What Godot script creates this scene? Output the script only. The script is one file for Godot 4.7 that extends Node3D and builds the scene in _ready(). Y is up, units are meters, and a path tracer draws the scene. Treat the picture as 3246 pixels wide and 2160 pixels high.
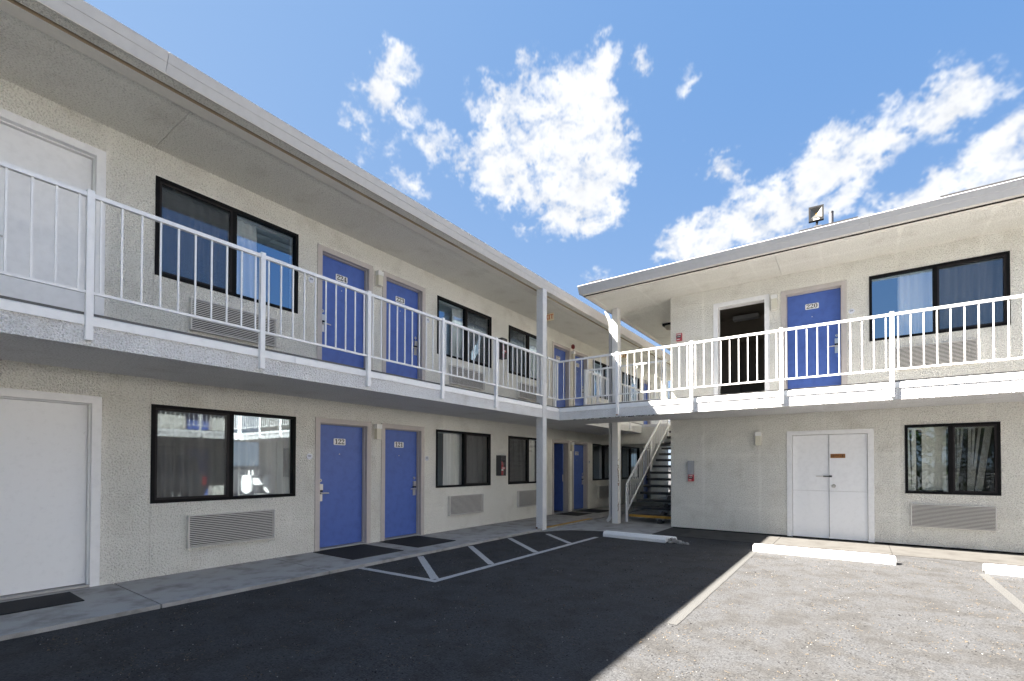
extends Node3D
# A two-storey motel court on a sunny day. Local wing axes: X runs along the wall, Y is up, Z points out of the wall.

const FLOOR_Y := -0.04
const UP_FLOOR := 2.742
var M := {}
var boxes := {}
var taken := {}
var rng := RandomNumberGenerator.new()

# ------------------------------------------------------------------ mesh building
class MB:
	var v := PackedVector3Array()
	var n := PackedVector3Array()
	var uv := PackedVector2Array()
	var ix := PackedInt32Array()
	func tri(a: Vector3, b: Vector3, c: Vector3, nn: Vector3) -> void:
		if (b - a).cross(c - a).dot(nn) > 0.0:
			var t := b
			b = c
			c = t
		var k := v.size()
		v.append_array([a, b, c])
		n.append_array([nn, nn, nn])
		uv.append_array([Vector2(), Vector2(), Vector2()])
		ix.append_array([k, k + 1, k + 2])
	func quad(a: Vector3, b: Vector3, c: Vector3, d: Vector3, nn: Vector3) -> void:
		var k := v.size()
		v.append_array([a, b, c, d])
		n.append_array([nn, nn, nn, nn])
		uv.append_array([Vector2(0, 0), Vector2(1, 0), Vector2(1, 1), Vector2(0, 1)])
		if (b - a).cross(c - a).dot(nn) > 0.0:
			ix.append_array([k, k + 2, k + 1, k, k + 3, k + 2])
		else:
			ix.append_array([k, k + 1, k + 2, k, k + 2, k + 3])
	func box(lo: Vector3, hi: Vector3) -> void:
		obox(Transform3D(Basis(), (lo + hi) * 0.5), hi - lo)
	func obox(t: Transform3D, size: Vector3) -> void:
		var h := size * 0.5
		for ax in 3:
			for s in [-1.0, 1.0]:
				var nn := Vector3()
				nn[ax] = s
				var b1 := (ax + 1) % 3
				var b2 := (ax + 2) % 3
				var p := []
				for q in [[-1, -1], [1, -1], [1, 1], [-1, 1]]:
					var w := Vector3()
					w[ax] = s * h[ax]
					w[b1] = q[0] * h[b1]
					w[b2] = q[1] * h[b2]
					p.append(t * w)
				quad(p[0], p[1], p[2], p[3], (t.basis * nn).normalized())
	# a bar of square section from a to b
	func bar(a: Vector3, b: Vector3, w: float, h: float) -> void:
		var z := (b - a).normalized()
		var x := Vector3.UP.cross(z)
		x = Vector3.RIGHT if x.length() < 0.01 else x.normalized()
		var y := z.cross(x).normalized()
		obox(Transform3D(Basis(x, y, z), (a + b) * 0.5), Vector3(w, h, (b - a).length()))
	# closed outline (x, y) swept along z from z0 to z1, through t
	func sweep(o: PackedVector2Array, z0: float, z1: float, t := Transform3D(), ends := true) -> void:
		var area := 0.0
		for i in o.size():
			var p := o[i]
			var q := o[(i + 1) % o.size()]
			area += p.x * q.y - q.x * p.y
		for i in o.size():
			var p := o[i]
			var q := o[(i + 1) % o.size()]
			var d := (q - p).normalized() * signf(area)
			var nn := (t.basis * Vector3(d.y, -d.x, 0)).normalized()
			quad(t * Vector3(p.x, p.y, z0), t * Vector3(q.x, q.y, z0), t * Vector3(q.x, q.y, z1), t * Vector3(p.x, p.y, z1), nn)
		if not ends:
			return
		var ids := Geometry2D.triangulate_polygon(o)
		for i in range(0, ids.size(), 3):
			for e in [[z0, -1.0], [z1, 1.0]]:
				var z: float = e[0]
				tri(t * Vector3(o[ids[i]].x, o[ids[i]].y, z), t * Vector3(o[ids[i + 1]].x, o[ids[i + 1]].y, z), t * Vector3(o[ids[i + 2]].x, o[ids[i + 2]].y, z), (t.basis * Vector3(0, 0, e[1])).normalized())
	# round tube through points with radii
	func tube(pts: Array, r: Array, sides := 8) -> void:
		var first := v.size()
		for i in pts.size():
			var d: Vector3 = (pts[mini(i + 1, pts.size() - 1)] - pts[maxi(i - 1, 0)]).normalized()
			var x := d.cross(Vector3(0.31, 0.2, 0.93)).normalized()
			var y := d.cross(x).normalized()
			for k in sides + 1:
				var a := TAU * k / sides
				var nn := x * cos(a) + y * sin(a)
				v.append(pts[i] + nn * float(r[i]))
				n.append(nn)
				uv.append(Vector2(float(k) / sides, i))
		for i in pts.size() - 1:
			for k in sides:
				var a := first + i * (sides + 1) + k
				var b := a + sides + 1
				var f := (v[b] - v[a]).cross(v[a + 1] - v[a]).dot(n[a]) > 0.0
				ix.append_array([a, a + 1, b, a + 1, b + 1, b] if f else [a, b, a + 1, a + 1, b, b + 1])
		for e in [[first, -1.0, 0], [first + (pts.size() - 1) * (sides + 1), 1.0, pts.size() - 1]]:
			var at: int = e[2]
			var o: Vector3 = pts[at]
			var dd: Vector3 = (pts[mini(at + 1, pts.size() - 1)] - pts[maxi(at - 1, 0)]).normalized() * float(e[1])
			for k in sides:
				tri(o, v[e[0] + k], v[e[0] + k + 1], dd)
	# a sheet of points, rows x columns, smooth
	func sheet(p: Array, rows: int, cols: int) -> void:
		var first := v.size()
		for j in rows:
			for i in cols:
				var a: Vector3 = p[j * cols + mini(i + 1, cols - 1)] - p[j * cols + maxi(i - 1, 0)]
				var b: Vector3 = p[mini(j + 1, rows - 1) * cols + i] - p[maxi(j - 1, 0) * cols + i]
				v.append(p[j * cols + i])
				n.append(a.cross(b).normalized())
				uv.append(Vector2(float(i) / (cols - 1), float(j) / (rows - 1)))
		for j in rows - 1:
			for i in cols - 1:
				var k := first + j * cols + i
				ix.append_array([k, k + cols, k + 1, k + 1, k + cols, k + cols + 1])
	func done() -> ArrayMesh:
		var a := []
		a.resize(Mesh.ARRAY_MAX)
		a[Mesh.ARRAY_VERTEX] = v
		a[Mesh.ARRAY_NORMAL] = n
		a[Mesh.ARRAY_TEX_UV] = uv
		a[Mesh.ARRAY_INDEX] = ix
		var m := ArrayMesh.new()
		m.add_surface_from_arrays(Mesh.PRIMITIVE_TRIANGLES, a)
		return m

func numbered(called: String) -> String:
	var k: int = taken.get(called, 0)
	taken[called] = k + 1
	return called if k == 0 else "%s_%03d" % [called, k]

func obj(called: String, mesh: Mesh, m: Material, parent: Node, at := Vector3()) -> MeshInstance3D:
	var o := MeshInstance3D.new()
	o.name = numbered(called) if parent == self else called
	o.mesh = mesh
	o.material_override = m
	parent.add_child(o, true)
	o.position = at
	return o

func bx(called: String, lo: Vector3, hi: Vector3, m: Material, parent: Node) -> MeshInstance3D:
	var s := hi - lo
	var key := "%.4f_%.4f_%.4f" % [s.x, s.y, s.z]
	if not boxes.has(key):
		var b := MB.new()
		b.box(-s * 0.5, s * 0.5)
		boxes[key] = b.done()
	return obj(called, boxes[key], m, parent, (lo + hi) * 0.5)

func tag(o: Node, label: String, category: String, group := "", kind := "") -> Node:
	o.set_meta("label", label)
	o.set_meta("category", category)
	if group:
		o.set_meta("group", group)
	if kind:
		o.set_meta("kind", kind)
	return o

func thing(called: String, t: Transform3D, label: String, category: String, group := "") -> Node3D:
	var o := Node3D.new()
	o.name = numbered(called)
	add_child(o)
	o.transform = t
	tag(o, label, category, group)
	return o

func part(called: String, parent: Node, at := Vector3()) -> Node3D:
	var o := Node3D.new()
	o.name = called
	parent.add_child(o, true)
	o.position = at
	return o

func words(called: String, text: String, height: float, m: Material, parent: Node, at: Vector3, bold := true, serif := false, depth := 0.003) -> MeshInstance3D:
	var f := SystemFont.new()
	f.font_names = PackedStringArray(["Droid Serif" if serif else "Droid Sans"])
	f.font_weight = 700 if bold else 400
	var t := TextMesh.new()
	t.text = text
	t.font = f
	t.font_size = 32
	t.pixel_size = height / 23.0
	t.depth = depth
	t.curve_step = 3.0
	return obj(called, t, m, parent, at)

# ------------------------------------------------------------------ materials
func lin(r: float, g: float, b: float) -> Color:
	return Color(r, g, b).linear_to_srgb()

func noise(freq: float, kind := FastNoiseLite.TYPE_SIMPLEX_SMOOTH, octaves := 4, seed_ := 1, gain := 0.5) -> FastNoiseLite:
	var f := FastNoiseLite.new()
	f.noise_type = kind
	f.frequency = freq
	f.seed = seed_
	f.fractal_type = FastNoiseLite.FRACTAL_FBM if octaves > 1 else FastNoiseLite.FRACTAL_NONE
	f.fractal_octaves = octaves
	f.fractal_gain = gain
	return f

func tex(f: FastNoiseLite, size: int, stops := [], smooth := true) -> NoiseTexture2D:
	var t := NoiseTexture2D.new()
	t.width = size
	t.height = size
	t.seamless = true
	t.seamless_blend_skirt = 0.12
	t.noise = f
	if stops:
		var g := Gradient.new()
		var off := PackedFloat32Array()
		var col := PackedColorArray()
		for s in stops:
			off.append(s[0])
			col.append(lin(s[1], s[2], s[3]))
		g.offsets = off
		g.colors = col
		if not smooth:
			g.interpolation_mode = Gradient.GRADIENT_INTERPOLATE_CONSTANT
		t.color_ramp = g
	return t

func mat(called: String, c: Color, rough := 0.7, metal := 0.0) -> StandardMaterial3D:
	var m := StandardMaterial3D.new()
	m.resource_name = called
	m.albedo_color = c
	m.roughness = rough
	m.metallic = metal
	m.cull_mode = BaseMaterial3D.CULL_DISABLED
	M[called] = m
	return m

func planes(m: StandardMaterial3D, metres: float, coarse := 0.0) -> void:
	m.uv1_triplanar = true
	m.uv1_world_triplanar = true
	m.uv1_scale = Vector3.ONE / metres
	m.uv1_triplanar_sharpness = 4.0
	if coarse > 0.0:
		m.uv2_triplanar = true
		m.uv2_world_triplanar = true
		m.uv2_scale = Vector3.ONE / coarse
		m.uv2_offset = Vector3(0.37, 0.61, 0.13)
		m.uv2_triplanar_sharpness = 4.0

func relief(m: StandardMaterial3D, t: Texture2D, cm: float) -> void:
	m.heightmap_enabled = true
	m.heightmap_texture = t
	m.heightmap_scale = cm

func blotch(m: StandardMaterial3D, t: Texture2D) -> void:
	m.detail_enabled = true
	m.detail_albedo = t
	m.detail_blend_mode = BaseMaterial3D.BLEND_MODE_MUL
	m.detail_uv_layer = BaseMaterial3D.DETAIL_UV_2

func make_materials() -> void:
	# troweled stucco: fine lace relief with shade painted into its hollows, faint weather blotches
	var lace := noise(0.045, FastNoiseLite.TYPE_SIMPLEX_SMOOTH, 3, 11, 0.55)
	lace.domain_warp_enabled = true
	lace.domain_warp_amplitude = 14.0
	lace.domain_warp_frequency = 0.03
	var lace_t := tex(lace, 1024)
	var hollow_shade := tex(lace, 1024, [[0.0, 0.62, 0.61, 0.59], [0.32, 0.87, 0.865, 0.855], [0.44, 1, 1, 1], [1.0, 1, 1, 1]])
	var weather := tex(noise(0.012, FastNoiseLite.TYPE_SIMPLEX_SMOOTH, 5, 5, 0.6), 512, [[0.0, 0.86, 0.85, 0.83], [0.27, 0.96, 0.955, 0.95], [0.42, 1, 1, 1], [1.0, 1, 1, 1]])
	for q in [["stucco", lin(0.95, 0.935, 0.87)], ["band_stucco", lin(0.94, 0.94, 0.95)]]:
		var s := mat(q[0], q[1], 0.92)
		s.albedo_texture = hollow_shade
		planes(s, 1.1, 5.3)
		relief(s, lace_t, 2.6)
		blotch(s, weather)
	var soft := tex(noise(0.02, FastNoiseLite.TYPE_SIMPLEX_SMOOTH, 5, 21, 0.6), 512, [[0.0, 0.93, 0.93, 0.93], [0.4, 0.98, 0.98, 0.98], [0.6, 1, 1, 1], [1.0, 1, 1, 1]])
	var scuff := noise(0.06, FastNoiseLite.TYPE_SIMPLEX_SMOOTH, 5, 31, 0.65)
	var scuff_t := tex(scuff, 512, [[0.0, 0.45, 0.43, 0.42], [0.22, 0.6, 0.6, 0.6], [0.27, 0.97, 0.97, 0.97], [1.0, 1, 1, 1]])
	for q in [["white_paint", lin(0.84, 0.84, 0.845), 0.5], ["white_door", lin(0.85, 0.855, 0.87), 0.55], ["trim", lin(0.74, 0.71, 0.65), 0.6], ["gutter", lin(0.54, 0.54, 0.55), 0.45], ["taupe", lin(0.50, 0.46, 0.44), 0.5], ["blue_door", lin(0.070, 0.135, 0.44), 0.42], ["ac_metal", lin(0.64, 0.62, 0.59), 0.55], ["grey_paint", lin(0.36, 0.37, 0.39), 0.5]]:
		var s := mat(q[0], q[1], q[2])
		s.albedo_texture = soft
		planes(s, 1.3)
	M.blue_door.albedo_texture = tex(noise(0.014, FastNoiseLite.TYPE_SIMPLEX_SMOOTH, 6, 91, 0.62), 512, [[0.0, 0.80, 0.80, 0.82], [0.35, 0.93, 0.93, 0.94], [0.6, 1, 1, 1], [1.0, 1, 1, 1]])
	var kicked := mat("scuffed_door", lin(0.85, 0.855, 0.87), 0.55)
	kicked.albedo_texture = tex(noise(0.03, FastNoiseLite.TYPE_SIMPLEX_SMOOTH, 6, 33, 0.7), 512, [[0.0, 0.6, 0.6, 0.62], [0.05, 0.8, 0.8, 0.81], [0.10, 0.96, 0.96, 0.96], [0.4, 1, 1, 1], [1.0, 1, 1, 1]])
	planes(kicked, 1.6)
	var flaked := mat("flaked_paint", lin(0.74, 0.74, 0.73), 0.75)
	flaked.albedo_texture = scuff_t
	planes(flaked, 0.7)
	relief(flaked, scuff_t, 0.25)
	# asphalt: stones of several greys in dark binder
	var cell := noise(0.10, FastNoiseLite.TYPE_CELLULAR, 1, 3)
	cell.cellular_return_type = FastNoiseLite.RETURN_CELL_VALUE
	cell.cellular_jitter = 1.0
	var asp := mat("asphalt", lin(0.0425, 0.0445, 0.0495), 0.93)
	asp.albedo_texture = tex(cell, 1024, [[0.0, 0.16, 0.16, 0.17], [0.10, 0.38, 0.38, 0.38], [0.35, 0.62, 0.61, 0.60], [0.75, 0.78, 0.765, 0.74], [0.92, 0.90, 0.88, 0.84], [0.98, 1, 1, 1]])
	planes(asp, 1.15, 7.0)
	var cell_h := noise(0.10, FastNoiseLite.TYPE_CELLULAR, 1, 3)
	cell_h.cellular_return_type = FastNoiseLite.RETURN_DISTANCE
	cell_h.cellular_jitter = 1.0
	relief(asp, tex(cell_h, 1024), -0.35)
	blotch(asp, tex(noise(0.014, FastNoiseLite.TYPE_SIMPLEX_SMOOTH, 6, 9, 0.62), 1024, [[0.0, 0.46, 0.43, 0.40], [0.30, 0.72, 0.68, 0.63], [0.46, 0.90, 0.875, 0.845], [0.62, 1, 1, 1], [1.0, 1, 1, 1]]))
	var grit := noise(0.25, FastNoiseLite.TYPE_SIMPLEX_SMOOTH, 4, 41, 0.7)
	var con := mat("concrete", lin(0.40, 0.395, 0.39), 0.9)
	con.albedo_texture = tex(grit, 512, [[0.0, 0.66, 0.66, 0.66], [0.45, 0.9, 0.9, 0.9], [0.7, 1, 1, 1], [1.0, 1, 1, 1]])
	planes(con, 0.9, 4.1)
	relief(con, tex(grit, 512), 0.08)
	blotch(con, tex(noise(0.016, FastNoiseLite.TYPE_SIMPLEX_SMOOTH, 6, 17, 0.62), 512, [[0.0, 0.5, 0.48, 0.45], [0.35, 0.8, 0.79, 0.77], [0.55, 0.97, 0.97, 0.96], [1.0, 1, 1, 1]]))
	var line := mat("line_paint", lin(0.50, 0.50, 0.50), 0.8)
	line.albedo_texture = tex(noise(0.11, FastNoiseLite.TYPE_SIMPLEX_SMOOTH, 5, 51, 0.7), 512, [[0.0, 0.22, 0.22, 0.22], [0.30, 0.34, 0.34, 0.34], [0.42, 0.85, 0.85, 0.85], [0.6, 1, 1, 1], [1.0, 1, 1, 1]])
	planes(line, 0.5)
	var worn := mat("worn_line_paint", lin(0.42, 0.42, 0.42), 0.85)
	worn.albedo_texture = tex(noise(0.10, FastNoiseLite.TYPE_SIMPLEX_SMOOTH, 5, 52, 0.7), 512, [[0.0, 0.2, 0.2, 0.2], [0.36, 0.3, 0.3, 0.3], [0.52, 0.85, 0.85, 0.85], [0.7, 1, 1, 1], [1.0, 1, 1, 1]])
	planes(worn, 0.5)
	var yl := mat("yellow_paint", lin(0.55, 0.30, 0.045), 0.75)
	yl.albedo_texture = line.albedo_texture
	planes(yl, 0.6)
	var tread := mat("tread_concrete", lin(0.042, 0.042, 0.046), 0.85)
	tread.albedo_texture = con.albedo_texture
	planes(tread, 0.7)
	var rub := mat("rubber_mat", lin(0.016, 0.016, 0.018), 0.95)
	rub.albedo_texture = tex(noise(0.3, FastNoiseLite.TYPE_SIMPLEX_SMOOTH, 3, 61, 0.7), 512, [[0.0, 0.5, 0.5, 0.5], [0.6, 0.9, 0.9, 0.9], [0.85, 1, 1, 1], [1.0, 1, 1, 1]])
	planes(rub, 0.5)
	relief(rub, rub.albedo_texture, 0.2)
	mat("black_metal", lin(0.006, 0.006, 0.007), 0.6).metallic_specular = 0.25
	mat("bronze_sash", lin(0.022, 0.019, 0.020), 0.5).metallic_specular = 0.3
	mat("dark_steel", lin(0.05, 0.05, 0.055), 0.5)
	mat("steel", lin(0.62, 0.60, 0.57), 0.28, 0.9)
	mat("reflector", lin(0.16, 0.16, 0.15), 0.35, 0.6)
	mat("pipe_grey", lin(0.09, 0.09, 0.10), 0.6)
	mat("dull_steel", lin(0.42, 0.42, 0.42), 0.5, 0.7)
	mat("black", lin(0.004, 0.004, 0.005), 0.9)
	mat("plate_white", lin(0.80, 0.80, 0.78), 0.4)
	mat("marker_white", lin(0.72, 0.74, 0.80), 0.35)
	mat("ink", lin(0.012, 0.012, 0.014), 0.5)
	mat("marker_ink", lin(0.05, 0.06, 0.12), 0.5)
	mat("red", lin(0.42, 0.022, 0.035), 0.35)
	mat("dark_red", lin(0.24, 0.012, 0.014), 0.4)
	mat("exit_cream", lin(0.80, 0.72, 0.55), 0.5)
	mat("exit_orange", lin(0.55, 0.16, 0.02), 0.5)
	mat("sign_brown", lin(0.30, 0.12, 0.02), 0.45)
	mat("sign_dark", lin(0.06, 0.02, 0.006), 0.5)
	var pale := mat("sunlit_concrete", lin(0.0525, 0.050, 0.047), 0.9)  # darker copy of the concrete for the sunlit strip, offsetting direct sun
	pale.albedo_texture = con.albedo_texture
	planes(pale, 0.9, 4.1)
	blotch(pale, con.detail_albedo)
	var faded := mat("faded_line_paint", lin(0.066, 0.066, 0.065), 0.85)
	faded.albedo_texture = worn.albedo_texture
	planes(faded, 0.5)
	mat("deck", lin(0.12, 0.118, 0.115), 0.85)
	mat("rake_brown", lin(0.16, 0.14, 0.12), 0.8)
	mat("slot_shade_tan", lin(0.30, 0.24, 0.16), 0.9)
	mat("slot_shade_dark", lin(0.04, 0.03, 0.024), 0.9)  # slot shade put in as colour, also on the right wing vent strip
	mat("inside", lin(0.20, 0.18, 0.155), 0.9)
	mat("shingle", lin(0.025, 0.025, 0.028), 0.95)
	mat("frosted", lin(0.66, 0.63, 0.52), 0.3)
	mat("curtain_white", lin(0.74, 0.74, 0.70), 0.9)
	mat("curtain_grey", lin(0.46, 0.45, 0.44), 0.9)
	mat("blind", lin(0.58, 0.59, 0.52), 0.6)
	mat("rust", lin(0.16, 0.06, 0.025), 0.9)
	mat("tan", lin(0.5, 0.46, 0.38), 0.8)
	# window glass, part mirror, part clear; mirror strength set per floor to fit brightness
	var white := Image.create(4, 4, false, Image.FORMAT_RGB8)
	white.fill(Color.WHITE)
	var white_t := ImageTexture.create_from_image(white)
	var gl := mat("glass", Color(0.74, 0.88, 1.0, 0.42), 0.015, 1.0)
	gl.albedo_texture = white_t
	gl.transparency = BaseMaterial3D.TRANSPARENCY_ALPHA
	var pg := mat("lower_glass", Color(0.86, 0.93, 0.97, 0.20), 0.015, 1.0)  # same glazing downstairs, mirrored less so its reflections read darker
	pg.albedo_texture = white_t
	pg.transparency = BaseMaterial3D.TRANSPARENCY_ALPHA
	var sc := mat("insect_screen", Color(0.08, 0.08, 0.08, 0.42), 0.9)
	sc.albedo_texture = white_t
	sc.transparency = BaseMaterial3D.TRANSPARENCY_ALPHA
	var clear := mat("clear_glass", Color(1, 1, 1, 0.06), 0.03)
	clear.transparency = BaseMaterial3D.TRANSPARENCY_ALPHA
	var leaf := mat("leaf", lin(0.022, 0.040, 0.013), 0.8)
	leaf.backlight_enabled = true
	leaf.backlight = lin(0.05, 0.09, 0.02)
	mat("bark", lin(0.09, 0.065, 0.045), 0.95)
	mat("car_paint", lin(0.075, 0.075, 0.08), 0.25, 0.5)
	mat("car_glass", lin(0.01, 0.012, 0.014), 0.04)
	mat("tyre", lin(0.012, 0.012, 0.012), 0.9)
	mat("linen", lin(0.78, 0.78, 0.78), 0.9)
	var pebble := mat("pebble", Color.WHITE, 0.9)
	pebble.vertex_color_use_as_albedo = true

# ------------------------------------------------------------------ building parts, in wing axes (u along, y up, n out)
func V(u: float, y: float, n: float) -> Vector3:
	return Vector3(u, y, n)

# a wall sheet of thickness t with openings [u0, u1, y0, y1] cut through and shallow joints [u0, u1, y0, y1] sunk into it
func wall(called: String, parent: Node, u0: float, u1: float, y0: float, y1: float, t: float, openings: Array, joints: Array, m: Material) -> MeshInstance3D:
	var us := [u0, u1]
	var ys := [y0, y1]
	for o in openings + joints:
		us.append_array([clampf(o[0], u0, u1), clampf(o[1], u0, u1)])
		ys.append_array([clampf(o[2], y0, y1), clampf(o[3], y0, y1)])
	us.sort()
	ys.sort()
	var b := MB.new()
	for i in us.size() - 1:
		for j in ys.size() - 1:
			var a: float = us[i]
			var c: float = us[i + 1]
			var d: float = ys[j]
			var e: float = ys[j + 1]
			if c - a < 1e-5 or e - d < 1e-5:
				continue
			var mu := (a + c) * 0.5
			var my := (d + e) * 0.5
			var skip := false
			for o in openings:
				skip = skip or (mu > o[0] and mu < o[1] and my > o[2] and my < o[3])
			if skip:
				continue
			var n0 := 0.0
			for o in joints:
				if mu > o[0] and mu < o[1] and my > o[2] and my < o[3]:
					n0 = -0.012
			b.quad(V(a, d, n0), V(c, d, n0), V(c, e, n0), V(a, e, n0), Vector3(0, 0, 1))
			b.quad(V(a, d, -t), V(c, d, -t), V(c, e, -t), V(a, e, -t), Vector3(0, 0, -1))
	for q in openings.map(func(o): return [o, t]) + joints.map(func(o): return [o, 0.012]):
		var o: Array = q[0]
		var k: float = -q[1]
		b.quad(V(o[0], o[2], 0), V(o[0], o[3], 0), V(o[0], o[3], k), V(o[0], o[2], k), Vector3(1, 0, 0))
		b.quad(V(o[1], o[2], 0), V(o[1], o[3], 0), V(o[1], o[3], k), V(o[1], o[2], k), Vector3(-1, 0, 0))
		b.quad(V(o[0], o[2], 0), V(o[1], o[2], 0), V(o[1], o[2], k), V(o[0], o[2], k), Vector3(0, 1, 0))
		b.quad(V(o[0], o[3], 0), V(o[1], o[3], 0), V(o[1], o[3], k), V(o[0], o[3], k), Vector3(0, -1, 0))
	b.quad(V(u0, y0, 0), V(u0, y1, 0), V(u0, y1, -t), V(u0, y0, -t), Vector3(-1, 0, 0))
	b.quad(V(u1, y0, 0), V(u1, y1, 0), V(u1, y1, -t), V(u1, y0, -t), Vector3(1, 0, 0))
	b.quad(V(u0, y0, 0), V(u1, y0, 0), V(u1, y0, -t), V(u0, y0, -t), Vector3(0, -1, 0))
	b.quad(V(u0, y1, 0), V(u1, y1, 0), V(u1, y1, -t), V(u0, y1, -t), Vector3(0, 1, 0))
	return obj(called, b.done(), m, parent)

func ring(u0: float, u1: float, y0: float, y1: float, w: float, n0: float, n1: float, bottom := true) -> ArrayMesh:
	var b := MB.new()
	b.box(V(u0, y0, n0), V(u0 + w, y1, n1))
	b.box(V(u1 - w, y0, n0), V(u1, y1, n1))
	b.box(V(u0 + w, y1 - w, n0), V(u1 - w, y1, n1))
	if bottom:
		b.box(V(u0 + w, y0, n0), V(u1 - w, y0 + w, n1))
	return b.done()

func drape(ua: float, ub: float, y0: float, y1: float, n: float, seed_: int) -> ArrayMesh:
	var r := RandomNumberGenerator.new()
	r.seed = seed_
	var cols := int((ub - ua) / 0.012) + 3
	var p := []
	var ph := r.randf() * TAU
	var pull := r.randf_range(-0.04, 0.04)
	var rows := 9
	for j in rows:
		var f := float(j) / (rows - 1)
		for i in cols:
			var u := lerpf(ua, ub, float(i) / (cols - 1))
			var amp := 0.014 + 0.016 * f
			var wob := sin(u * 52.0 + ph + sin(u * 9.0 + ph) * 1.6) * amp + sin(u * 23.0 + ph * 2.0) * amp * 0.7
			p.append(V(u + pull * f * (u - ua) + sin(f * 3.0 + u * 5.0) * 0.004, lerpf(y1, y0, f), n + wob))
	var b := MB.new()
	b.sheet(p, rows, cols)
	return b.done()

# a sliding window: drapes is a list of [from, to, material] as shares of the whole width
func window(wing: Node3D, u0: float, u1: float, y0: float, y1: float, screen_side: int, drapes: Array, seed_: int, blinds := false) -> void:
	var w := part("window", wing)
	obj("frame", ring(u0, u1, y0, y1, 0.042, -0.075, 0.012), M.black_metal, w)
	var c := (u0 + u1) * 0.5
	bx("mullion", V(c - 0.028, y0 + 0.042, -0.07), V(c + 0.028, y1 - 0.042, 0.004), M.black_metal, w)
	var s0 := u0 + 0.042 if screen_side < 0 else c + 0.028
	var s1 := c - 0.028 if screen_side < 0 else u1 - 0.042
	obj("screen_frame", ring(s0, s1, y0 + 0.042, y1 - 0.042, 0.026, -0.016, 0.0), M.bronze_sash, w)
	var b := MB.new()
	b.quad(V(s0 + 0.026, y0 + 0.068, -0.010), V(s1 - 0.026, y0 + 0.068, -0.010), V(s1 - 0.026, y1 - 0.068, -0.010), V(s0 + 0.026, y1 - 0.068, -0.010), Vector3(0, 0, 1))
	obj("insect_screen", b.done(), M.insect_screen, w)
	# each pane leans by a hair, as real panes do
	for q in [[u0 + 0.042, c - 0.028, 0.0010], [c + 0.028, u1 - 0.042, -0.0014]]:
		var g := MB.new()
		var t: float = q[2] * (1.0 + 0.5 * sin(float(seed_) * 3.7))
		g.quad(V(q[0], y0 + 0.042, -0.040), V(q[1], y0 + 0.042, -0.040 + t), V(q[1], y1 - 0.042, -0.040 + t * 1.6), V(q[0], y1 - 0.042, -0.040 + t * 0.6), Vector3(-t, -t * 0.4, 1).normalized())
		obj("pane", g.done(), M.glass if y0 > 3.0 else M.lower_glass, w)
	var k := 0
	for d in drapes:
		k += 1
		obj("curtain", drape(lerpf(u0, u1, d[0]), lerpf(u0, u1, d[1]), y0 + 0.03, y1 - 0.055, -0.17, seed_ * 7 + k), M[d[2]], w)
	if drapes:
		bx("curtain_rail", V(u0 + 0.05, y1 - 0.06, -0.19), V(u1 - 0.05, y1 - 0.035, -0.16), M.dull_steel, w)
	if blinds:
		bx("blind_rail", V(u0 + 0.05, y1 - 0.085, -0.17), V(u1 - 0.05, y1 - 0.045, -0.13), M.blind, w)
		for q in [[0.015, 0.05, 0.03], [0.085, 0.06, 0.0], [0.20, 0.09, 0.0], [0.27, 0.085, 0.0], [0.335, 0.09, 0.0], [0.395, 0.085, 0.0], [0.54, 0.03, 0.0], [0.58, 0.03, -0.01], [0.625, 0.03, -0.08], [0.70, 0.035, -0.02], [0.745, 0.03, -0.05], [0.80, 0.035, -0.10], [0.87, 0.085, -0.13]]:
			var a := MB.new()
			var x: float = lerpf(u0, u1, q[0])
			var wd: float = q[1]
			var lean: float = q[2]
			a.quad(V(x, y1 - 0.085, -0.15), V(x + wd, y1 - 0.085, -0.15 + 0.02), V(x + wd + lean, y0 + 0.06, -0.13), V(x + lean, y0 + 0.06, -0.15), Vector3(0, 0, 1))
			obj("blind_slat", a.done(), M.blind, w)

func room(wing: Node3D, u0: float, u1: float, y0: float, y1: float, deep: float) -> void:
	var b := MB.new()
	var f := -0.205
	var k := -0.205 - deep
	b.quad(V(u0, y0, k), V(u1, y0, k), V(u1, y1, k), V(u0, y1, k), Vector3(0, 0, 1))
	b.quad(V(u0, y0, f), V(u0, y1, f), V(u0, y1, k), V(u0, y0, k), Vector3(1, 0, 0))
	b.quad(V(u1, y0, f), V(u1, y1, f), V(u1, y1, k), V(u1, y0, k), Vector3(-1, 0, 0))
	b.quad(V(u0, y0, f), V(u1, y0, f), V(u1, y0, k), V(u0, y0, k), Vector3(0, 1, 0))
	b.quad(V(u0, y1, f), V(u1, y1, f), V(u1, y1, k), V(u0, y1, k), Vector3(0, -1, 0))
	obj("room", b.done(), M.inside, wing)

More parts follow.
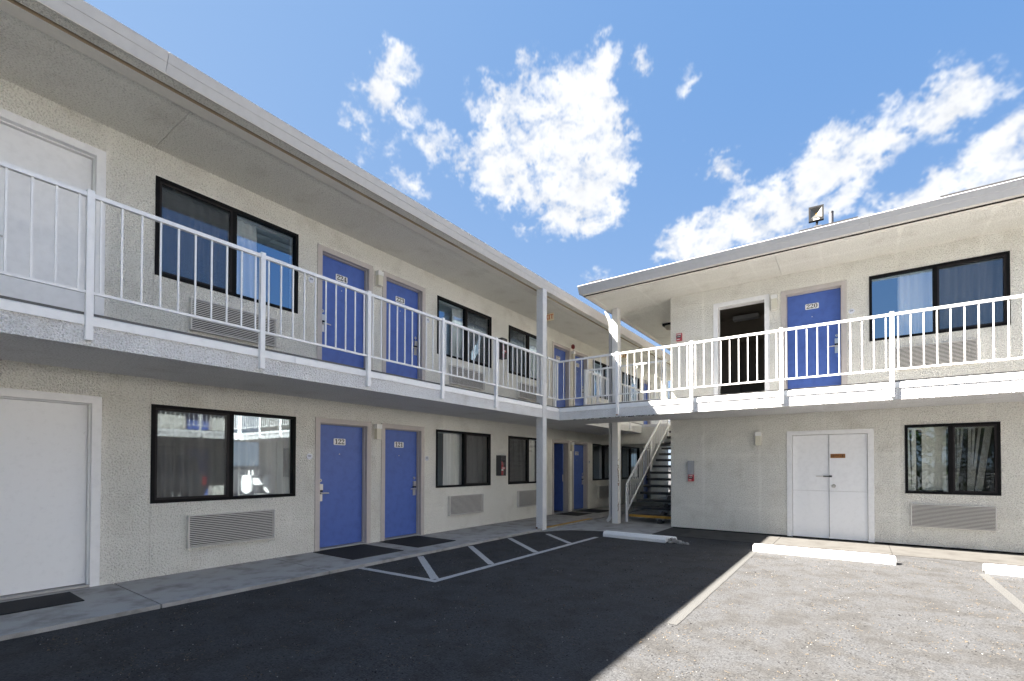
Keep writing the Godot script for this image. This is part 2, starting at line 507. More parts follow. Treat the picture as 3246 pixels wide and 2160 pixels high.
# a hinged door; lock -1 on the near side of u0, +1 at u1, 0 none; number "" for none
func door(wing: Node3D, u0: float, u1: float, y0: float, y1: float, fm: Material, sm: Material, lock: int, number: String, ajar := false) -> Node3D:
	var d := part("door", wing)
	var w := 0.083
	var b := MB.new()
	# casing, stepped: flat face outside, stop inside
	for q in [[u0, u0 + w, y0, y1], [u1 - w, u1, y0, y1], [u0 + w, u1 - w, y1 - w, y1]]:
		b.box(V(q[0], q[2], -0.15), V(q[1], q[3], 0.014))
	b.box(V(u0 + w, y0, -0.15), V(u0 + w + 0.012, y1 - w, -0.055))
	b.box(V(u1 - w - 0.012, y0, -0.15), V(u1 - w, y1 - w, -0.055))
	b.box(V(u0 + w + 0.012, y1 - w - 0.012, -0.15), V(u1 - w - 0.012, y1 - w, -0.055))
	obj("frame", b.done(), fm, d)
	var s0 := u0 + w + 0.015
	var s1 := u1 - w - 0.015
	var top := y1 - w - 0.015
	bx("threshold", V(u0 + w, y0, -0.16), V(u1 - w, y0 + 0.022, -0.005), M.dull_steel, d)
	if ajar:
		# swung into the room on its far hinge
		bx("slab", V(s1 - 0.045, y0 + 0.03, -0.145 - (s1 - s0)), V(s1, top, -0.145), sm, d)
		bx("edge_plate", V(s1 - 0.047, y0 + 0.9, -0.148), V(s1 - 0.002, y0 + 1.1, -0.144), M.steel, d)
		return d
	bx("slab", V(s0, y0 + 0.03, -0.150), V(s1, top, -0.105), sm, d)
	var f := -0.105
	if number:
		var pu := (s0 + s1) * 0.5 - 0.02
		var py := y0 + 1.745
		obj("number_plate", rounded_plate(0.225, 0.108, 0.018, 0.004), M.plate_white, d, V(pu, py, f + 0.001))
		words("room_number", number, 0.080, M.ink, d, V(pu, py, f + 0.0065), true, true, 0.002)
		var peep := MB.new()
		peep.tube([V(pu, y0 + 1.54, f - 0.01), V(pu, y0 + 1.54, f + 0.006)], [0.011, 0.009], 10)
		obj("peephole", peep.done(), M.steel, d)
	if lock:
		var lu := s0 + 0.062 if lock < 0 else s1 - 0.062
		bx("lock_plate", V(lu - 0.033, y0 + 0.775, f), V(lu + 0.033, y0 + 0.905, f + 0.012), M.steel, d)
		bx("card_reader", V(lu - 0.033, y0 + 0.955, f), V(lu + 0.033, y0 + 1.05, f + 0.030), M.steel, d)
		bx("reader_slot", V(lu - 0.034, y0 + 0.925, f), V(lu + 0.034, y0 + 0.955, f + 0.022), M.black, d)
		var h := MB.new()
		h.tube([V(lu, y0 + 0.905, f), V(lu, y0 + 0.905, f + 0.055)], [0.017, 0.015], 10)
		h.tube([V(lu, y0 + 0.905, f + 0.05), V(lu - lock * 0.06, y0 + 0.905, f + 0.055), V(lu - lock * 0.125, y0 + 0.902, f + 0.05)], [0.012, 0.011, 0.009], 8)
		obj("handle", h.done(), M.steel, d)
		var k := MB.new()
		k.tube([V(lu, y0 + 1.11, f), V(lu, y0 + 1.11, f + 0.016)], [0.026, 0.022], 14)
		obj("deadbolt", k.done(), M.steel, d)
		bx("keyhole", V(lu - 0.004, y0 + 1.098, f + 0.016), V(lu + 0.004, y0 + 1.122, f + 0.018), M.black, d)
	return d

func rounded_plate(w: float, h: float, r: float, t: float) -> ArrayMesh:
	var o := PackedVector2Array()
	for q in [[1, 1, 0], [-1, 1, 1], [-1, -1, 2], [1, -1, 3]]:
		for k in 5:
			var a: float = (q[2] + k / 4.0) * PI / 2
			o.append(Vector2(q[0] * (w / 2 - r) + cos(a) * r, q[1] * (h / 2 - r) + sin(a) * r))
	var b := MB.new()
	b.sweep(o, 0, t)
	return b.done()

# the walkway slab with its stucco edge, the white flashing on top of it, the soffit, gutter and roof above
func walkway(wing: Node3D, u0: float, u1: float, n0: float, n1: float, flash := true) -> void:
	bx("walkway_slab", V(u0, 2.395, n0), V(u1, 2.655, n1), M.band_stucco, wing)
	bx("walkway_deck", V(u0, 2.656, n0), V(u1, 2.70, n1 - 0.05), M.deck, wing)
	if flash:
		flashing(wing, u0, u1, n1)

func flashing(wing: Node3D, u0: float, u1: float, n1: float) -> void:
	var u := u0
	while u < u1 - 0.01:
		var e := minf(u + 3.05, u1)
		var b := MB.new()
		b.sweep(PackedVector2Array([Vector2(n1 + 0.001, 2.578), Vector2(n1 + 0.014, 2.575), Vector2(n1 + 0.012, 2.655), Vector2(n1 - 0.03, 2.672), Vector2(n1 - 0.03, 2.6565), Vector2(n1 + 0.001, 2.6565)]), -(e - 0.003), -u, Transform3D(Basis(Vector3(0, 0, 1), Vector3.UP, Vector3(-1, 0, 0)), Vector3()))
		obj("flashing", b.done(), M.white_paint, wing)
		u = e

func eaves(wing: Node3D, u0: float, u1: float, ys: float, edge: float, trim0: float, slot0: float, tip: float, top: float, back: float, slot_m: Material, joint := 2.158, gutter_from := -99.0) -> void:
	# stucco soffit, smooth trim, sunk vent slot, stucco strip
	for q in [[u0, joint - 0.003], [joint + 0.003, u1]]:
		if q[1] > q[0] + 0.01 and q[0] >= u0:
			bx("soffit", V(q[0], ys, -0.19), V(q[1], ys + 0.04, trim0), M.stucco, wing)
	bx("soffit_trim", V(u0, ys - 0.010, trim0), V(u1, ys + 0.036, slot0), M.trim, wing)
	bx("vent_strip", V(u0, ys + 0.026, slot0), V(u1, ys + 0.036, slot0 + 0.042), slot_m, wing)
	bx("slot_shade_strip", V(u0, ys - 0.0095, slot0 + 0.0002), V(u1, ys + 0.026, slot0 + 0.003), M.slot_shade_dark if slot_m == M.slot_shade_dark else M.slot_shade_tan, wing)  # shade inside the slot, painted as a darker strip on the trim end
	var vb := MB.new()
	var u := u0 + 0.01
	while u < minf(u1, 9.0):
		vb.box(V(u, ys + 0.0245, slot0 + 0.006), V(u + 0.009, ys + 0.0258, slot0 + 0.036))
		u += 0.02
	var holes := obj("vent_holes", vb.done(), M.black, wing)
	holes.set_meta("kind", "stuff")
	bx("soffit_strip", V(u0, ys, slot0 + 0.042), V(u1, ys + 0.04, edge), M.stucco, wing)
	bx("soffit_bead", V(u0, ys - 0.008, edge - 0.02), V(u1, ys - 0.0005, edge), M.trim, wing)
	# gutter in lengths
	var hgt := top - ys
	var out := tip - edge
	var prof := PackedVector2Array([Vector2(edge + 0.001, ys - 0.002), Vector2(edge + out * 0.04, ys - 0.002), Vector2(edge + out * 0.52, ys + hgt * 0.48), Vector2(edge + out * 0.58, ys + hgt * 0.495), Vector2(tip - 0.003, top - 0.012), Vector2(tip, top - 0.008), Vector2(tip - 0.001, top), Vector2(edge + 0.001, top)])
	var a := maxf(gutter_from, -99.0) if gutter_from > -90.0 else u0
	var first := 1.7 if gutter_from < -90.0 else 5.2
	while a < u1 - 0.01:
		var e := minf(a + first, u1)
		first = 6.1
		var b := MB.new()
		b.sweep(prof, -(e - 0.003), -a, Transform3D(Basis(Vector3(0, 0, 1), Vector3.UP, Vector3(-1, 0, 0)), Vector3()))
		obj("gutter", b.done(), M.gutter, wing)
		a = e
	# roof: low shingled slope
	var rb := MB.new()
	rb.sweep(PackedVector2Array([Vector2(edge - 0.002, ys + 0.041), Vector2(edge - 0.002, top + 0.002), Vector2(-back * 0.5, top + 0.9), Vector2(-back, top + 0.002), Vector2(-back, ys + 0.041)]), -u1, -u0, Transform3D(Basis(Vector3(0, 0, 1), Vector3.UP, Vector3(-1, 0, 0)), Vector3()))
	obj("roof", rb.done(), M.shingle, wing)

# ------------------------------------------------------------------ things fixed to a wing
func on(wing: Node3D, u: float, y: float, n: float) -> Transform3D:
	return wing.transform * Transform3D(Basis(), V(u, y, n))

func air_conditioner(wing: Node3D, u0: float, u1: float, y0: float, y1: float, p: float, label: String) -> void:
	var t := thing("air_conditioner", on(wing, u0, y0, 0.0), label, "air conditioner", "through-wall air conditioners")
	var w := u1 - u0
	var h := y1 - y0
	obj("casing", ring(0, w, 0, h, 0.014, 0.0005, p), M.ac_metal, t)
	bx("backing", V(0.014, 0.014, 0.001), V(w - 0.014, h - 0.014, p - 0.045), M.black, t)
	var b := MB.new()
	var count := 16
	for i in count:
		var y := 0.018 + (h - 0.036) * (i + 0.5) / count
		b.obox(Transform3D(Basis(Vector3.RIGHT, deg_to_rad(12.0)), V(w / 2, y, p - 0.008)), Vector3(w - 0.03, 0.0105, 0.012))
	obj("grille", b.done(), M.ac_metal, t)

func wall_lamp(wing: Node3D, u: float, y0: float, y1: float, label: String) -> void:
	var t := thing("wall_lamp", on(wing, u, y0, 0.0), label, "wall lamp", "box lamps on the walls")
	var h := y1 - y0
	bx("back_plate", V(-0.055, 0, 0.0005), V(0.055, h, 0.018), M.trim, t)
	bx("cap", V(-0.056, h - 0.075, 0.0185), V(0.056, h + 0.002, 0.10), M.plate_white, t)
	var b := MB.new()
	b.box(V(-0.048, 0.008, 0.0185), V(0.048, h - 0.076, 0.09))
	obj("diffuser", b.done(), M.frosted, t)
	bx("base_rim", V(-0.052, 0.0, 0.0185), V(0.052, 0.0075, 0.094), M.trim, t)

func marker(wing: Node3D, u: float, y: float, number: String, label: String) -> void:
	var t := thing("wall_marker", on(wing, u, y, 0.0005), label, "marker", "round room markers")
	var b := MB.new()
	b.tube([V(0, 0, 0), V(0, 0, 0.005)], [0.048, 0.048], 20)
	obj("disc", b.done(), M.marker_white, t)
	words("marker_number", number, 0.022, M.marker_ink, t, V(0.0, 0.008, 0.007), true)

func extinguisher(wing: Node3D, u0: float, y0: float, label: String) -> void:
	var t := thing("extinguisher_cabinet", on(wing, u0, y0, 0.0), label, "fire extinguisher", "fire extinguisher cabinets")
	var w := 0.195
	var h := 0.48
	obj("cabinet", ring(0, w, 0, h, 0.012, 0.0005, 0.147), M.dark_steel, t)
	bx("back", V(0.012, 0.012, 0.001), V(w - 0.012, h - 0.012, 0.008), M.black, t)
	var b := MB.new()
	b.tube([V(w / 2, 0.02, 0.075), V(w / 2, 0.03, 0.075), V(w / 2, 0.29, 0.075), V(w / 2, 0.33, 0.075), V(w / 2, 0.345, 0.075)], [0.045, 0.052, 0.052, 0.03, 0.016], 14)
	obj("extinguisher", b.done(), M.red, t)
	var k := MB.new()
	k.box(V(w / 2 - 0.015, 0.345, 0.06), V(w / 2 + 0.015, 0.385, 0.09))
	k.box(V(w / 2 - 0.05, 0.385, 0.065), V(w / 2 + 0.04, 0.40, 0.085))
	obj("valve", k.done(), M.dark_steel, t)
	var lb := MB.new()
	lb.tube([V(w / 2, 0.12, 0.075), V(w / 2, 0.20, 0.075)], [0.0532, 0.0532], 14)
	obj("paper_label", lb.done(), M.plate_white, t)
	var g := MB.new()
	g.quad(V(0.012, 0.012, 0.138), V(w - 0.012, 0.012, 0.138), V(w - 0.012, h - 0.012, 0.138), V(0.012, h - 0.012, 0.138), Vector3(0, 0, 1))
	obj("pane", g.done(), M.clear_glass, t)
	bx("lettering_strip", V(0.02, 0.155, 0.1385), V(w - 0.02, 0.20, 0.1392), M.red, t)
	words("lettering", "FIRE", 0.034, M.plate_white, t, V(w / 2, 0.178, 0.141), true)

func fire_pull(wing: Node3D, u0: float, y0: float, w: float, h: float, label: String, upper_box := 0.0) -> void:
	var t := thing("fire_alarm_pull", on(wing, u0, y0, 0.0), label, "fire alarm", "red fire alarm pulls")
	bx("body", V(0, 0, 0.0005), V(w, h, 0.05), M.red, t)
	words("lettering", "FIRE", h * 0.2, M.plate_white, t, V(w * 0.5, h * 0.82, 0.052), true)
	bx("pull_bar", V(w * 0.12, h * 0.38, 0.0505), V(w * 0.88, h * 0.68, 0.062), M.ink, t)
	bx("bar_stripe", V(w * 0.2, h * 0.5, 0.0625), V(w * 0.8, h * 0.56, 0.064), M.plate_white, t)
	bx("stripe", V(w * 0.12, h * 0.14, 0.0505), V(w * 0.62, h * 0.24, 0.052), M.plate_white, t)
	if upper_box > 0.0:
		bx("conduit_box", V(-0.004, h + 0.001, 0.0005), V(w + 0.004, h + upper_box, 0.06), M.grey_paint, t)

# a railing of white square tubes from a to b (world, at height y of the walkway datum), posts at given distances
func railing(a: Vector3, b: Vector3, posts: Array, label: String, post_low := 2.44, skip_posts := []) -> Node3D:
	var d := b - a
	var len_ := d.length()
	var t := thing("balcony_railing", Transform3D(Basis(Vector3.UP, atan2(-d.z, d.x)), a), label, "railing", "white balcony railings")
	bx("top_rail", V(0, 3.698, -0.019), V(len_, 3.736, 0.019), M.white_paint, t)
	bx("bottom_rail", V(0, 2.848, -0.0125), V(len_, 2.872, 0.0125), M.white_paint, t)
	var stops := [0.0] + posts + [len_]
	for p in posts:
		if p in skip_posts:
			continue
		bx("post", V(p - 0.026, post_low, -0.0265), V(p + 0.026, 3.758, 0.0265), M.white_paint, t)
	for i in stops.size() - 1:
		var s: float = stops[i]
		var e: float = stops[i + 1]
		var count := int(round((e - s) / 0.1485))
		for k in count:
			var x: float = s + (e - s) * (k + 0.5) / count
			bx("picket", V(x - 0.0075, 2.872, -0.0075), V(x + 0.0075, 3.698, 0.0075), M.white_paint, t)
	return t

func exit_sign(t3: Transform3D, label: String) -> void:
	var t := thing("exit_sign", t3, label, "exit sign", "hanging exit signs")
	bx("panel", V(-0.17, -0.205, -0.012), V(0.17, -0.015, 0.012), M.exit_cream, t)
	bx("hanger", V(-0.02, -0.015, -0.006), V(0.02, -0.0005, 0.006), M.dull_steel, t)
	words("lettering", "EXIT", 0.115, M.exit_orange, t, V(0, -0.11, 0.0145), true)

func mat_thing(x0: float, x1: float, z0: float, z1: float, label: String) -> void:
	var b := MB.new()
	var o := PackedVector2Array()
	for q in [[x0, z0], [x1, z0], [x1, z1], [x0, z1]]:
		o.append(Vector2(q[0], q[1]))
	b.box(Vector3(-(x1 - x0) / 2, 0, -(z1 - z0) / 2), Vector3((x1 - x0) / 2, 0.008, (z1 - z0) / 2))
	tag(obj("door_mat", b.done(), M.rubber_mat, self, Vector3((x0 + x1) / 2, 0.0015, (z0 + z1) / 2)), label, "door mat", "black door mats")

func wheel_stop(x0: float, x1: float, z: float, m: Material, label: String, turn := 0.0, broken := false) -> void:
	var t := thing("wheel_stop", Transform3D(Basis(Vector3.UP, turn), Vector3(x0, FLOOR_Y + 0.001, z)), label, "wheel stop", "concrete wheel stops")
	var l := x1 - x0
	var rows := []
	# cross-sections along the length, chamfered ends
	var prof := [[-0.09, 0.0], [-0.092, 0.055], [-0.06, 0.105], [-0.05, 0.112], [0.05, 0.112], [0.06, 0.105], [0.092, 0.055], [0.09, 0.0]]
	var r := RandomNumberGenerator.new()
	r.seed = 77
	var xs := [[0.0, 0.93], [0.012, 0.985], [0.03, 1.0]]
	var u := 0.2
	while u < l - 0.15:
		xs.append([u, 1.0])
		u += 0.2
	xs.append_array([[l - 0.03, 1.0], [l - 0.012, 0.985], [l, 0.93]] if not broken else [[l - 0.05, 1.0], [l - 0.03, 0.9]])
	for s in xs:
		var row := []
		for p in prof:
			var j := r.randf_range(-0.0025, 0.0025)
			var cut := 0.0
			if broken and s[0] > l - 0.06 and p[0] < 0.0:
				cut = 0.0
			row.append(Vector3(s[0] + (-0.16 * (0.6 + p[0] * 4.0) if broken and s[0] > l - 0.2 and p[0] > 0.02 else 0.0) + cut, p[1] * s[1] + j, p[0] * (0.9 + 0.1 * s[1])))
		rows.append(row)
	var b := MB.new()
	for i in rows.size() - 1:
		for k in prof.size() - 1:
			var p: Vector3 = rows[i][k]
			var q: Vector3 = rows[i][k + 1]
			var p2: Vector3 = rows[i + 1][k]
			var q2: Vector3 = rows[i + 1][k + 1]
			var nn := (q - p).cross(p2 - p).normalized()
			if nn.dot(Vector3(0, (p.y + q.y) * 0.5 - 0.04, (p.z + q.z) * 0.5)) < 0:
				nn = -nn
			b.quad(p, q, q2, p2, nn)
	for e in [[rows[0], Vector3(-1, 0.1, 0)], [rows[-1], Vector3(1, 0.1, 0)]]:
		var c := Vector3()
		for p in e[0]:
			c += p / float(prof.size())
		for k in prof.size() - 1:
			b.tri(e[0][k], e[0][k + 1], c, e[1].normalized())
	obj("concrete_bar", b.done(), m, t)
	if broken:
		# crumbled end: rubble heap
		var g := MB.new()
		for k in 90:
			var f := r.randf()
			var c := Vector3(l - 0.14 + f * 0.34, 0.085 * (1.0 - f) * r.randf() + 0.008, r.randf_range(-0.03, 0.085) * (1.0 - 0.4 * f))
			var s := r.randf_range(0.012, 0.045)
			g.obox(Transform3D(Basis.from_euler(Vector3(r.randf() * 3, r.randf() * 3, r.randf() * 3)), c), Vector3(s, s * 0.8, s * 0.7))
		var heap := obj("rubble", g.done(), M.concrete, t)
		heap.set_meta("kind", "stuff")

# ------------------------------------------------------------------ sky: air and clouds
func make_sky(exposure: float) -> Sky:
	var w := 3072
	var h := 1536
	var half := h / 2
	var env := PackedFloat32Array()
	env.resize(w * half)
	var blobs := CLOUDS.duplicate()
	var r := RandomNumberGenerator.new()
	r.seed = 4
	# unseen clouds added as fill light for shaded walls; gaps where windows mirror sky
	for c in 64:
		var az := r.randf_range(14.0, 264.0)
		var el := r.randf_range(9.0, 58.0)
		var n := r.randi_range(5, 12)
		if (az > 158.0 and az < 200.0 and el < 30.0) or (az > 48.0 and az < 82.0 and el > 12.0 and el < 38.0):
			continue
		for k in n:
			blobs.append([az + r.randfn(0, 4.5), el + r.randfn(0, 2.0), r.randf_range(1.2, 3.4), r.randf_range(0.6, 1.15)])
	for b in blobs:
		var ce: float = deg_to_rad(b[1])
		var ca: float = deg_to_rad(b[0])
		var rad: float = deg_to_rad(b[2]) * 1.6
		var cx := fposmod(ca, TAU) / TAU * w
		var cy := (0.5 - ce / PI) * h
		var ry := rad / PI * h
		var rx := ry / maxf(cos(ce), 0.2)
		for j in range(maxi(0, int(cy - ry)), mini(half, int(cy + ry) + 1)):
			var dy := (j + 0.5 - cy) / ry
			for i in range(int(cx - rx), int(cx + rx) + 1):
				var dx := (i + 0.5 - cx) / rx
				var q := 1.0 - dx * dx - dy * dy
				if q > 0.0:
					var at := j * w + posmod(i, w)
					var g: float = b[3] * q
					env[at] = maxf(env[at], g) + 0.18 * minf(env[at], g)
	var f1 := noise(17.0, FastNoiseLite.TYPE_SIMPLEX_SMOOTH, 5, 3, 0.55)
	f1.domain_warp_enabled = true
	f1.domain_warp_amplitude = 0.04
	f1.domain_warp_frequency = 12.0
	var f3 := noise(48.0, FastNoiseLite.TYPE_SIMPLEX_SMOOTH, 4, 13, 0.5)
	f3.domain_warp_enabled = true
	f3.domain_warp_amplitude = 0.012
	f3.domain_warp_frequency = 50.0
	var f2 := noise(2.4, FastNoiseLite.TYPE_SIMPLEX_SMOOTH, 3, 8, 0.5)
	var sun := Vector3(-0.555, 0.745, 0.372)
	var px := PackedFloat32Array()
	px.resize(w * h * 3)
	px.fill(0.25)
	for j in half:
		var el := (0.5 - (j + 0.5) / h) * PI
		var ce := cos(el)
		var se := sin(el)
		var low := pow(1.0 - se, 2.7) + 0.9 * pow(1.0 - se, 9.0)
		for i in w:
			var az := (i + 0.5) / w * TAU
			var d := Vector3(sin(az) * ce, se, -cos(az) * ce)
			var near_sun := clampf(d.dot(sun) * 0.5 + 0.5, 0.0, 1.0)
			var t := clampf(low * 1.05 + 0.62 * pow(near_sun, 3.0), 0.0, 1.9)
			var cr := 0.118 + 0.36 * t
			var cg := 0.315 + 0.345 * t
			var cb := 0.715 + 0.22 * t
			var e := env[j * w + i]
			if e > 0.02:
				var p := d * Vector3(1.0, 1.35, 1.0)
				var n1 := f1.get_noise_3dv(p)
				var x := minf(e, 1.2) * 1.05 - 0.55 + n1 * 1.05
				if x > -0.35:
					var n3 := f3.get_noise_3dv(p)
					var core := smoothstep(0.0, 0.85, x + n3 * 0.26)
					var wisp := smoothstep(-0.12, 0.42, x + n3 * 0.5)
					var a := clampf(core * 0.74 + wisp * 0.25, 0.0, 1.0)
					var shade := 0.99 + 0.12 * f2.get_noise_3dv(d * 4.0) + 0.08 * n3 + 0.10 * n1
					cr = lerpf(cr, 0.98 * shade, a)
					cg = lerpf(cg, 1.0 * shade, a)
					cb = lerpf(cb, 1.03 * shade, a)
			var k := (j * w + i) * 3
			px[k] = cr
			px[k + 1] = cg
			px[k + 2] = cb
	var im := Image.create_from_data(w, h, false, Image.FORMAT_RGBF, px.to_byte_array())
	var m := PanoramaSkyMaterial.new()
	m.panorama = ImageTexture.create_from_image(im)
	var s := Sky.new()
	s.sky_material = m
	return s
const CLOUDS := [[-24.8,40.1,1.6,1.00],[-26.3,38.9,2.0,1.00],[-28.3,37.5,2.2,0.95],[-33.8,40.2,1.4,0.85],[-32.0,38.9,1.6,0.85],[-29.4,38.8,1.3,0.80],[-38.3,37.3,2.1,0.80],[-35.6,36.5,1.9,0.80],[-40.4,38.1,0.9,0.50],[-32.5,34.5,3.9,1.15],[-27.8,34.7,3.9,1.20],[-24.5,34.8,2.3,1.10],[-23.8,31.5,2.2,1.10],[-29.4,31.8,3.9,1.20],[-34.6,33.5,2.8,1.00],[-38.2,34.2,2.4,0.90],[-41.9,33.3,1.8,0.80],[-45.0,33.8,1.5,0.90],[-46.3,34.0,1.0,0.80],[-37.2,30.8,2.3,0.95],[-38.8,31.9,1.9,0.90],[-27.8,29.0,3.2,1.10],[-29.9,29.9,2.5,1.00],[-27.3,27.4,2.0,1.00],[-24.8,28.0,1.9,0.95],[-22.8,27.9,1.2,0.60],[-36.7,29.0,1.2,0.85],[-33.8,27.6,1.5,0.60],[-33.0,30.4,1.5,0.55],[-49.8,39.7,1.3,0.90],[-51.0,39.0,1.1,0.85],[-48.3,39.1,1.3,0.85],[-51.5,37.7,1.2,0.85],[-50.0,36.8,1.4,0.90],[-48.0,36.0,1.3,0.85],[-49.3,40.2,0.7,0.80],[-47.3,35.6,1.1,0.60],[-48.5,34.6,0.8,0.55],[-52.0,36.7,1.0,0.60],[-53.9,34.9,1.3,0.65],[-55.3,34.9,1.0,0.50],[-54.1,37.6,0.6,0.60],[-51.7,33.1,1.2,0.55],[-50.5,32.7,1.1,0.60],[-52.9,32.2,1.1,0.50],[-49.0,29.9,1.6,0.65],[-47.5,30.3,1.2,0.60],[-50.5,30.0,1.0,0.60],[-46.0,29.8,0.8,0.50],[-44.7,31.6,1.1,0.50],[-20.3,39.4,1.0,0.70],[-20.8,40.1,0.6,0.45],[-15.3,38.6,0.6,0.60],[-15.1,37.5,0.7,0.65],[-15.6,36.6,0.7,0.60],[-16.7,33.1,0.4,0.50],[-16.0,33.0,0.3,0.50],[-11.9,29.9,1.4,0.75],[-12.8,29.8,1.1,0.70],[-10.6,29.4,1.0,0.55],[-16.5,23.7,1.9,0.95],[-14.2,24.2,2.1,1.00],[-12.0,24.7,2.2,1.05],[-9.4,24.8,2.3,1.10],[-6.9,24.7,2.3,1.10],[-4.6,24.6,1.8,1.00],[-15.1,22.5,1.7,0.80],[-10.2,26.5,1.5,0.75],[-17.4,22.8,1.5,0.70],[-6.1,26.4,2.0,0.95],[-4.2,27.0,1.9,1.00],[-2.3,28.0,2.0,1.05],[-0.5,28.5,2.0,1.10],[1.2,28.1,1.8,1.00],[2.9,28.4,1.4,0.90],[-1.5,29.4,1.5,0.90],[0.9,26.4,1.3,0.80],[3.8,27.9,0.9,0.60],[-3.0,25.3,1.2,0.70],[5.4,29.4,1.5,1.05],[6.3,29.7,1.7,1.10],[7.7,29.7,1.7,1.05],[8.8,30.0,1.2,0.80],[9.8,29.2,1.1,0.60],[6.5,28.1,1.2,1.00],[6.9,31.6,1.0,0.50],[8.5,31.2,0.8,0.50],[3.2,31.1,0.8,0.60],[10.9,28.9,0.8,0.50],[-0.7,24.9,1.1,0.85],[-1.4,24.4,0.8,0.60],[-4.2,22.0,1.3,0.70],[-6.1,21.2,1.1,0.60],[11.5,24.9,1.9,1.15],[10.0,24.4,1.8,1.15],[8.5,23.6,1.7,1.15],[6.8,23.2,1.8,1.15],[5.0,22.8,1.7,1.10],[3.1,22.3,1.6,1.10],[7.4,24.9,1.2,0.70],[10.8,26.4,1.1,0.80],[12.5,25.4,1.8,1.10],[12.5,23.0,2.1,1.20],[10.0,22.7,1.7,1.20],[1.5,23.1,1.2,0.90],[-26.8,21.3,1.0,0.85],[-25.5,21.5,0.9,0.85],[-27.8,21.4,0.7,0.60],[-24.3,21.4,0.5,0.50]]

# ------------------------------------------------------------------ trees, car, cart
func tree(x: float, z: float, height: float, spread: float, seed_: int, label: String) -> void:
	var r := RandomNumberGenerator.new()
	r.seed = seed_
	var t := thing("leafy_tree", Transform3D(Basis(), Vector3(x, FLOOR_Y, z)), label, "tree", "trees round the motel")
	var b := MB.new()
	var fork := height * 0.32
	b.tube([Vector3(0, -0.1, 0), Vector3(0.05, fork * 0.5, 0.03), Vector3(0.02, fork, 0), Vector3(0.1, height * 0.6, 0.05), Vector3(0.05, height * 0.9, 0)], [0.22, 0.17, 0.15, 0.09, 0.03], 8)
	var clumps := []
	for k in 9:
		var a := k * 2.4 + r.randf()
		var y := lerpf(height * 0.38, height * 0.88, r.randf())
		var reach := spread * (1.0 - absf(y / height - 0.58)) * r.randf_range(0.5, 0.95)
		var tip := Vector3(cos(a) * reach, y + 0.3, sin(a) * reach)
		b.tube([Vector3(0.03, fork + (y - fork) * 0.3, 0), tip * Vector3(0.5, 0.9, 0.5), tip], [0.07, 0.045, 0.015], 5)
		clumps.append([tip, r.randf_range(0.6, 1.1) * spread * 0.42])
	clumps.append([Vector3(0, height * 0.92, 0), spread * 0.4])
	clumps.append([Vector3(0, height * 0.65, 0), spread * 0.5])
	obj("trunk", b.done(), M.bark, t)
	var c := MB.new()
	for q in clumps:
		var count := int(230.0 * q[1] / 0.8)
		for k in count:
			var dir := Vector3(r.randfn(), r.randfn() * 0.8, r.randfn()).normalized()
			var p: Vector3 = q[0] + dir * q[1] * pow(r.randf(), 0.45)
			if p.y < height * 0.2:
				continue
			var s := r.randf_range(0.07, 0.15)
			var bs := Basis.from_euler(Vector3(r.randf() * TAU, r.randf() * TAU, r.randf() * TAU))
			c.quad(p - bs.x * s, p - bs.z * s * 0.5, p + bs.x * s, p + bs.z * s * 0.5, bs.y)
	obj("crown", c.done(), M.leaf, t)

func hedge(x0: float, x1: float, z: float, height: float) -> void:
	var r := RandomNumberGenerator.new()
	r.seed = 900
	var t := thing("clipped_hedge", Transform3D(Basis(), Vector3(x0, FLOOR_Y, z)), "dark leafy hedge mirrored in the window with vertical blinds", "hedge")
	var s := MB.new()
	var c := MB.new()
	var x := 0.2
	while x < x1 - x0:
		s.tube([Vector3(x, 0, 0), Vector3(x + r.randf_range(-0.1, 0.1), height * 0.9, r.randf_range(-0.1, 0.1))], [0.04, 0.015], 5)
		x += 0.7
	for k in 9000:
		var p := Vector3(r.randf() * (x1 - x0), r.randf() * height * (1.0 + 0.08 * sin(k * 0.37)), r.randf_range(-0.45, 0.45))
		var q := r.randf_range(0.06, 0.12)
		var bs := Basis.from_euler(Vector3(r.randf() * TAU, r.randf() * TAU, r.randf() * TAU))
		c.quad(p - bs.x * q, p - bs.z * q * 0.6, p + bs.x * q, p + bs.z * q * 0.6, bs.y)
	obj("stems", s.done(), M.bark, t)
	obj("foliage", c.done(), M.leaf, t)

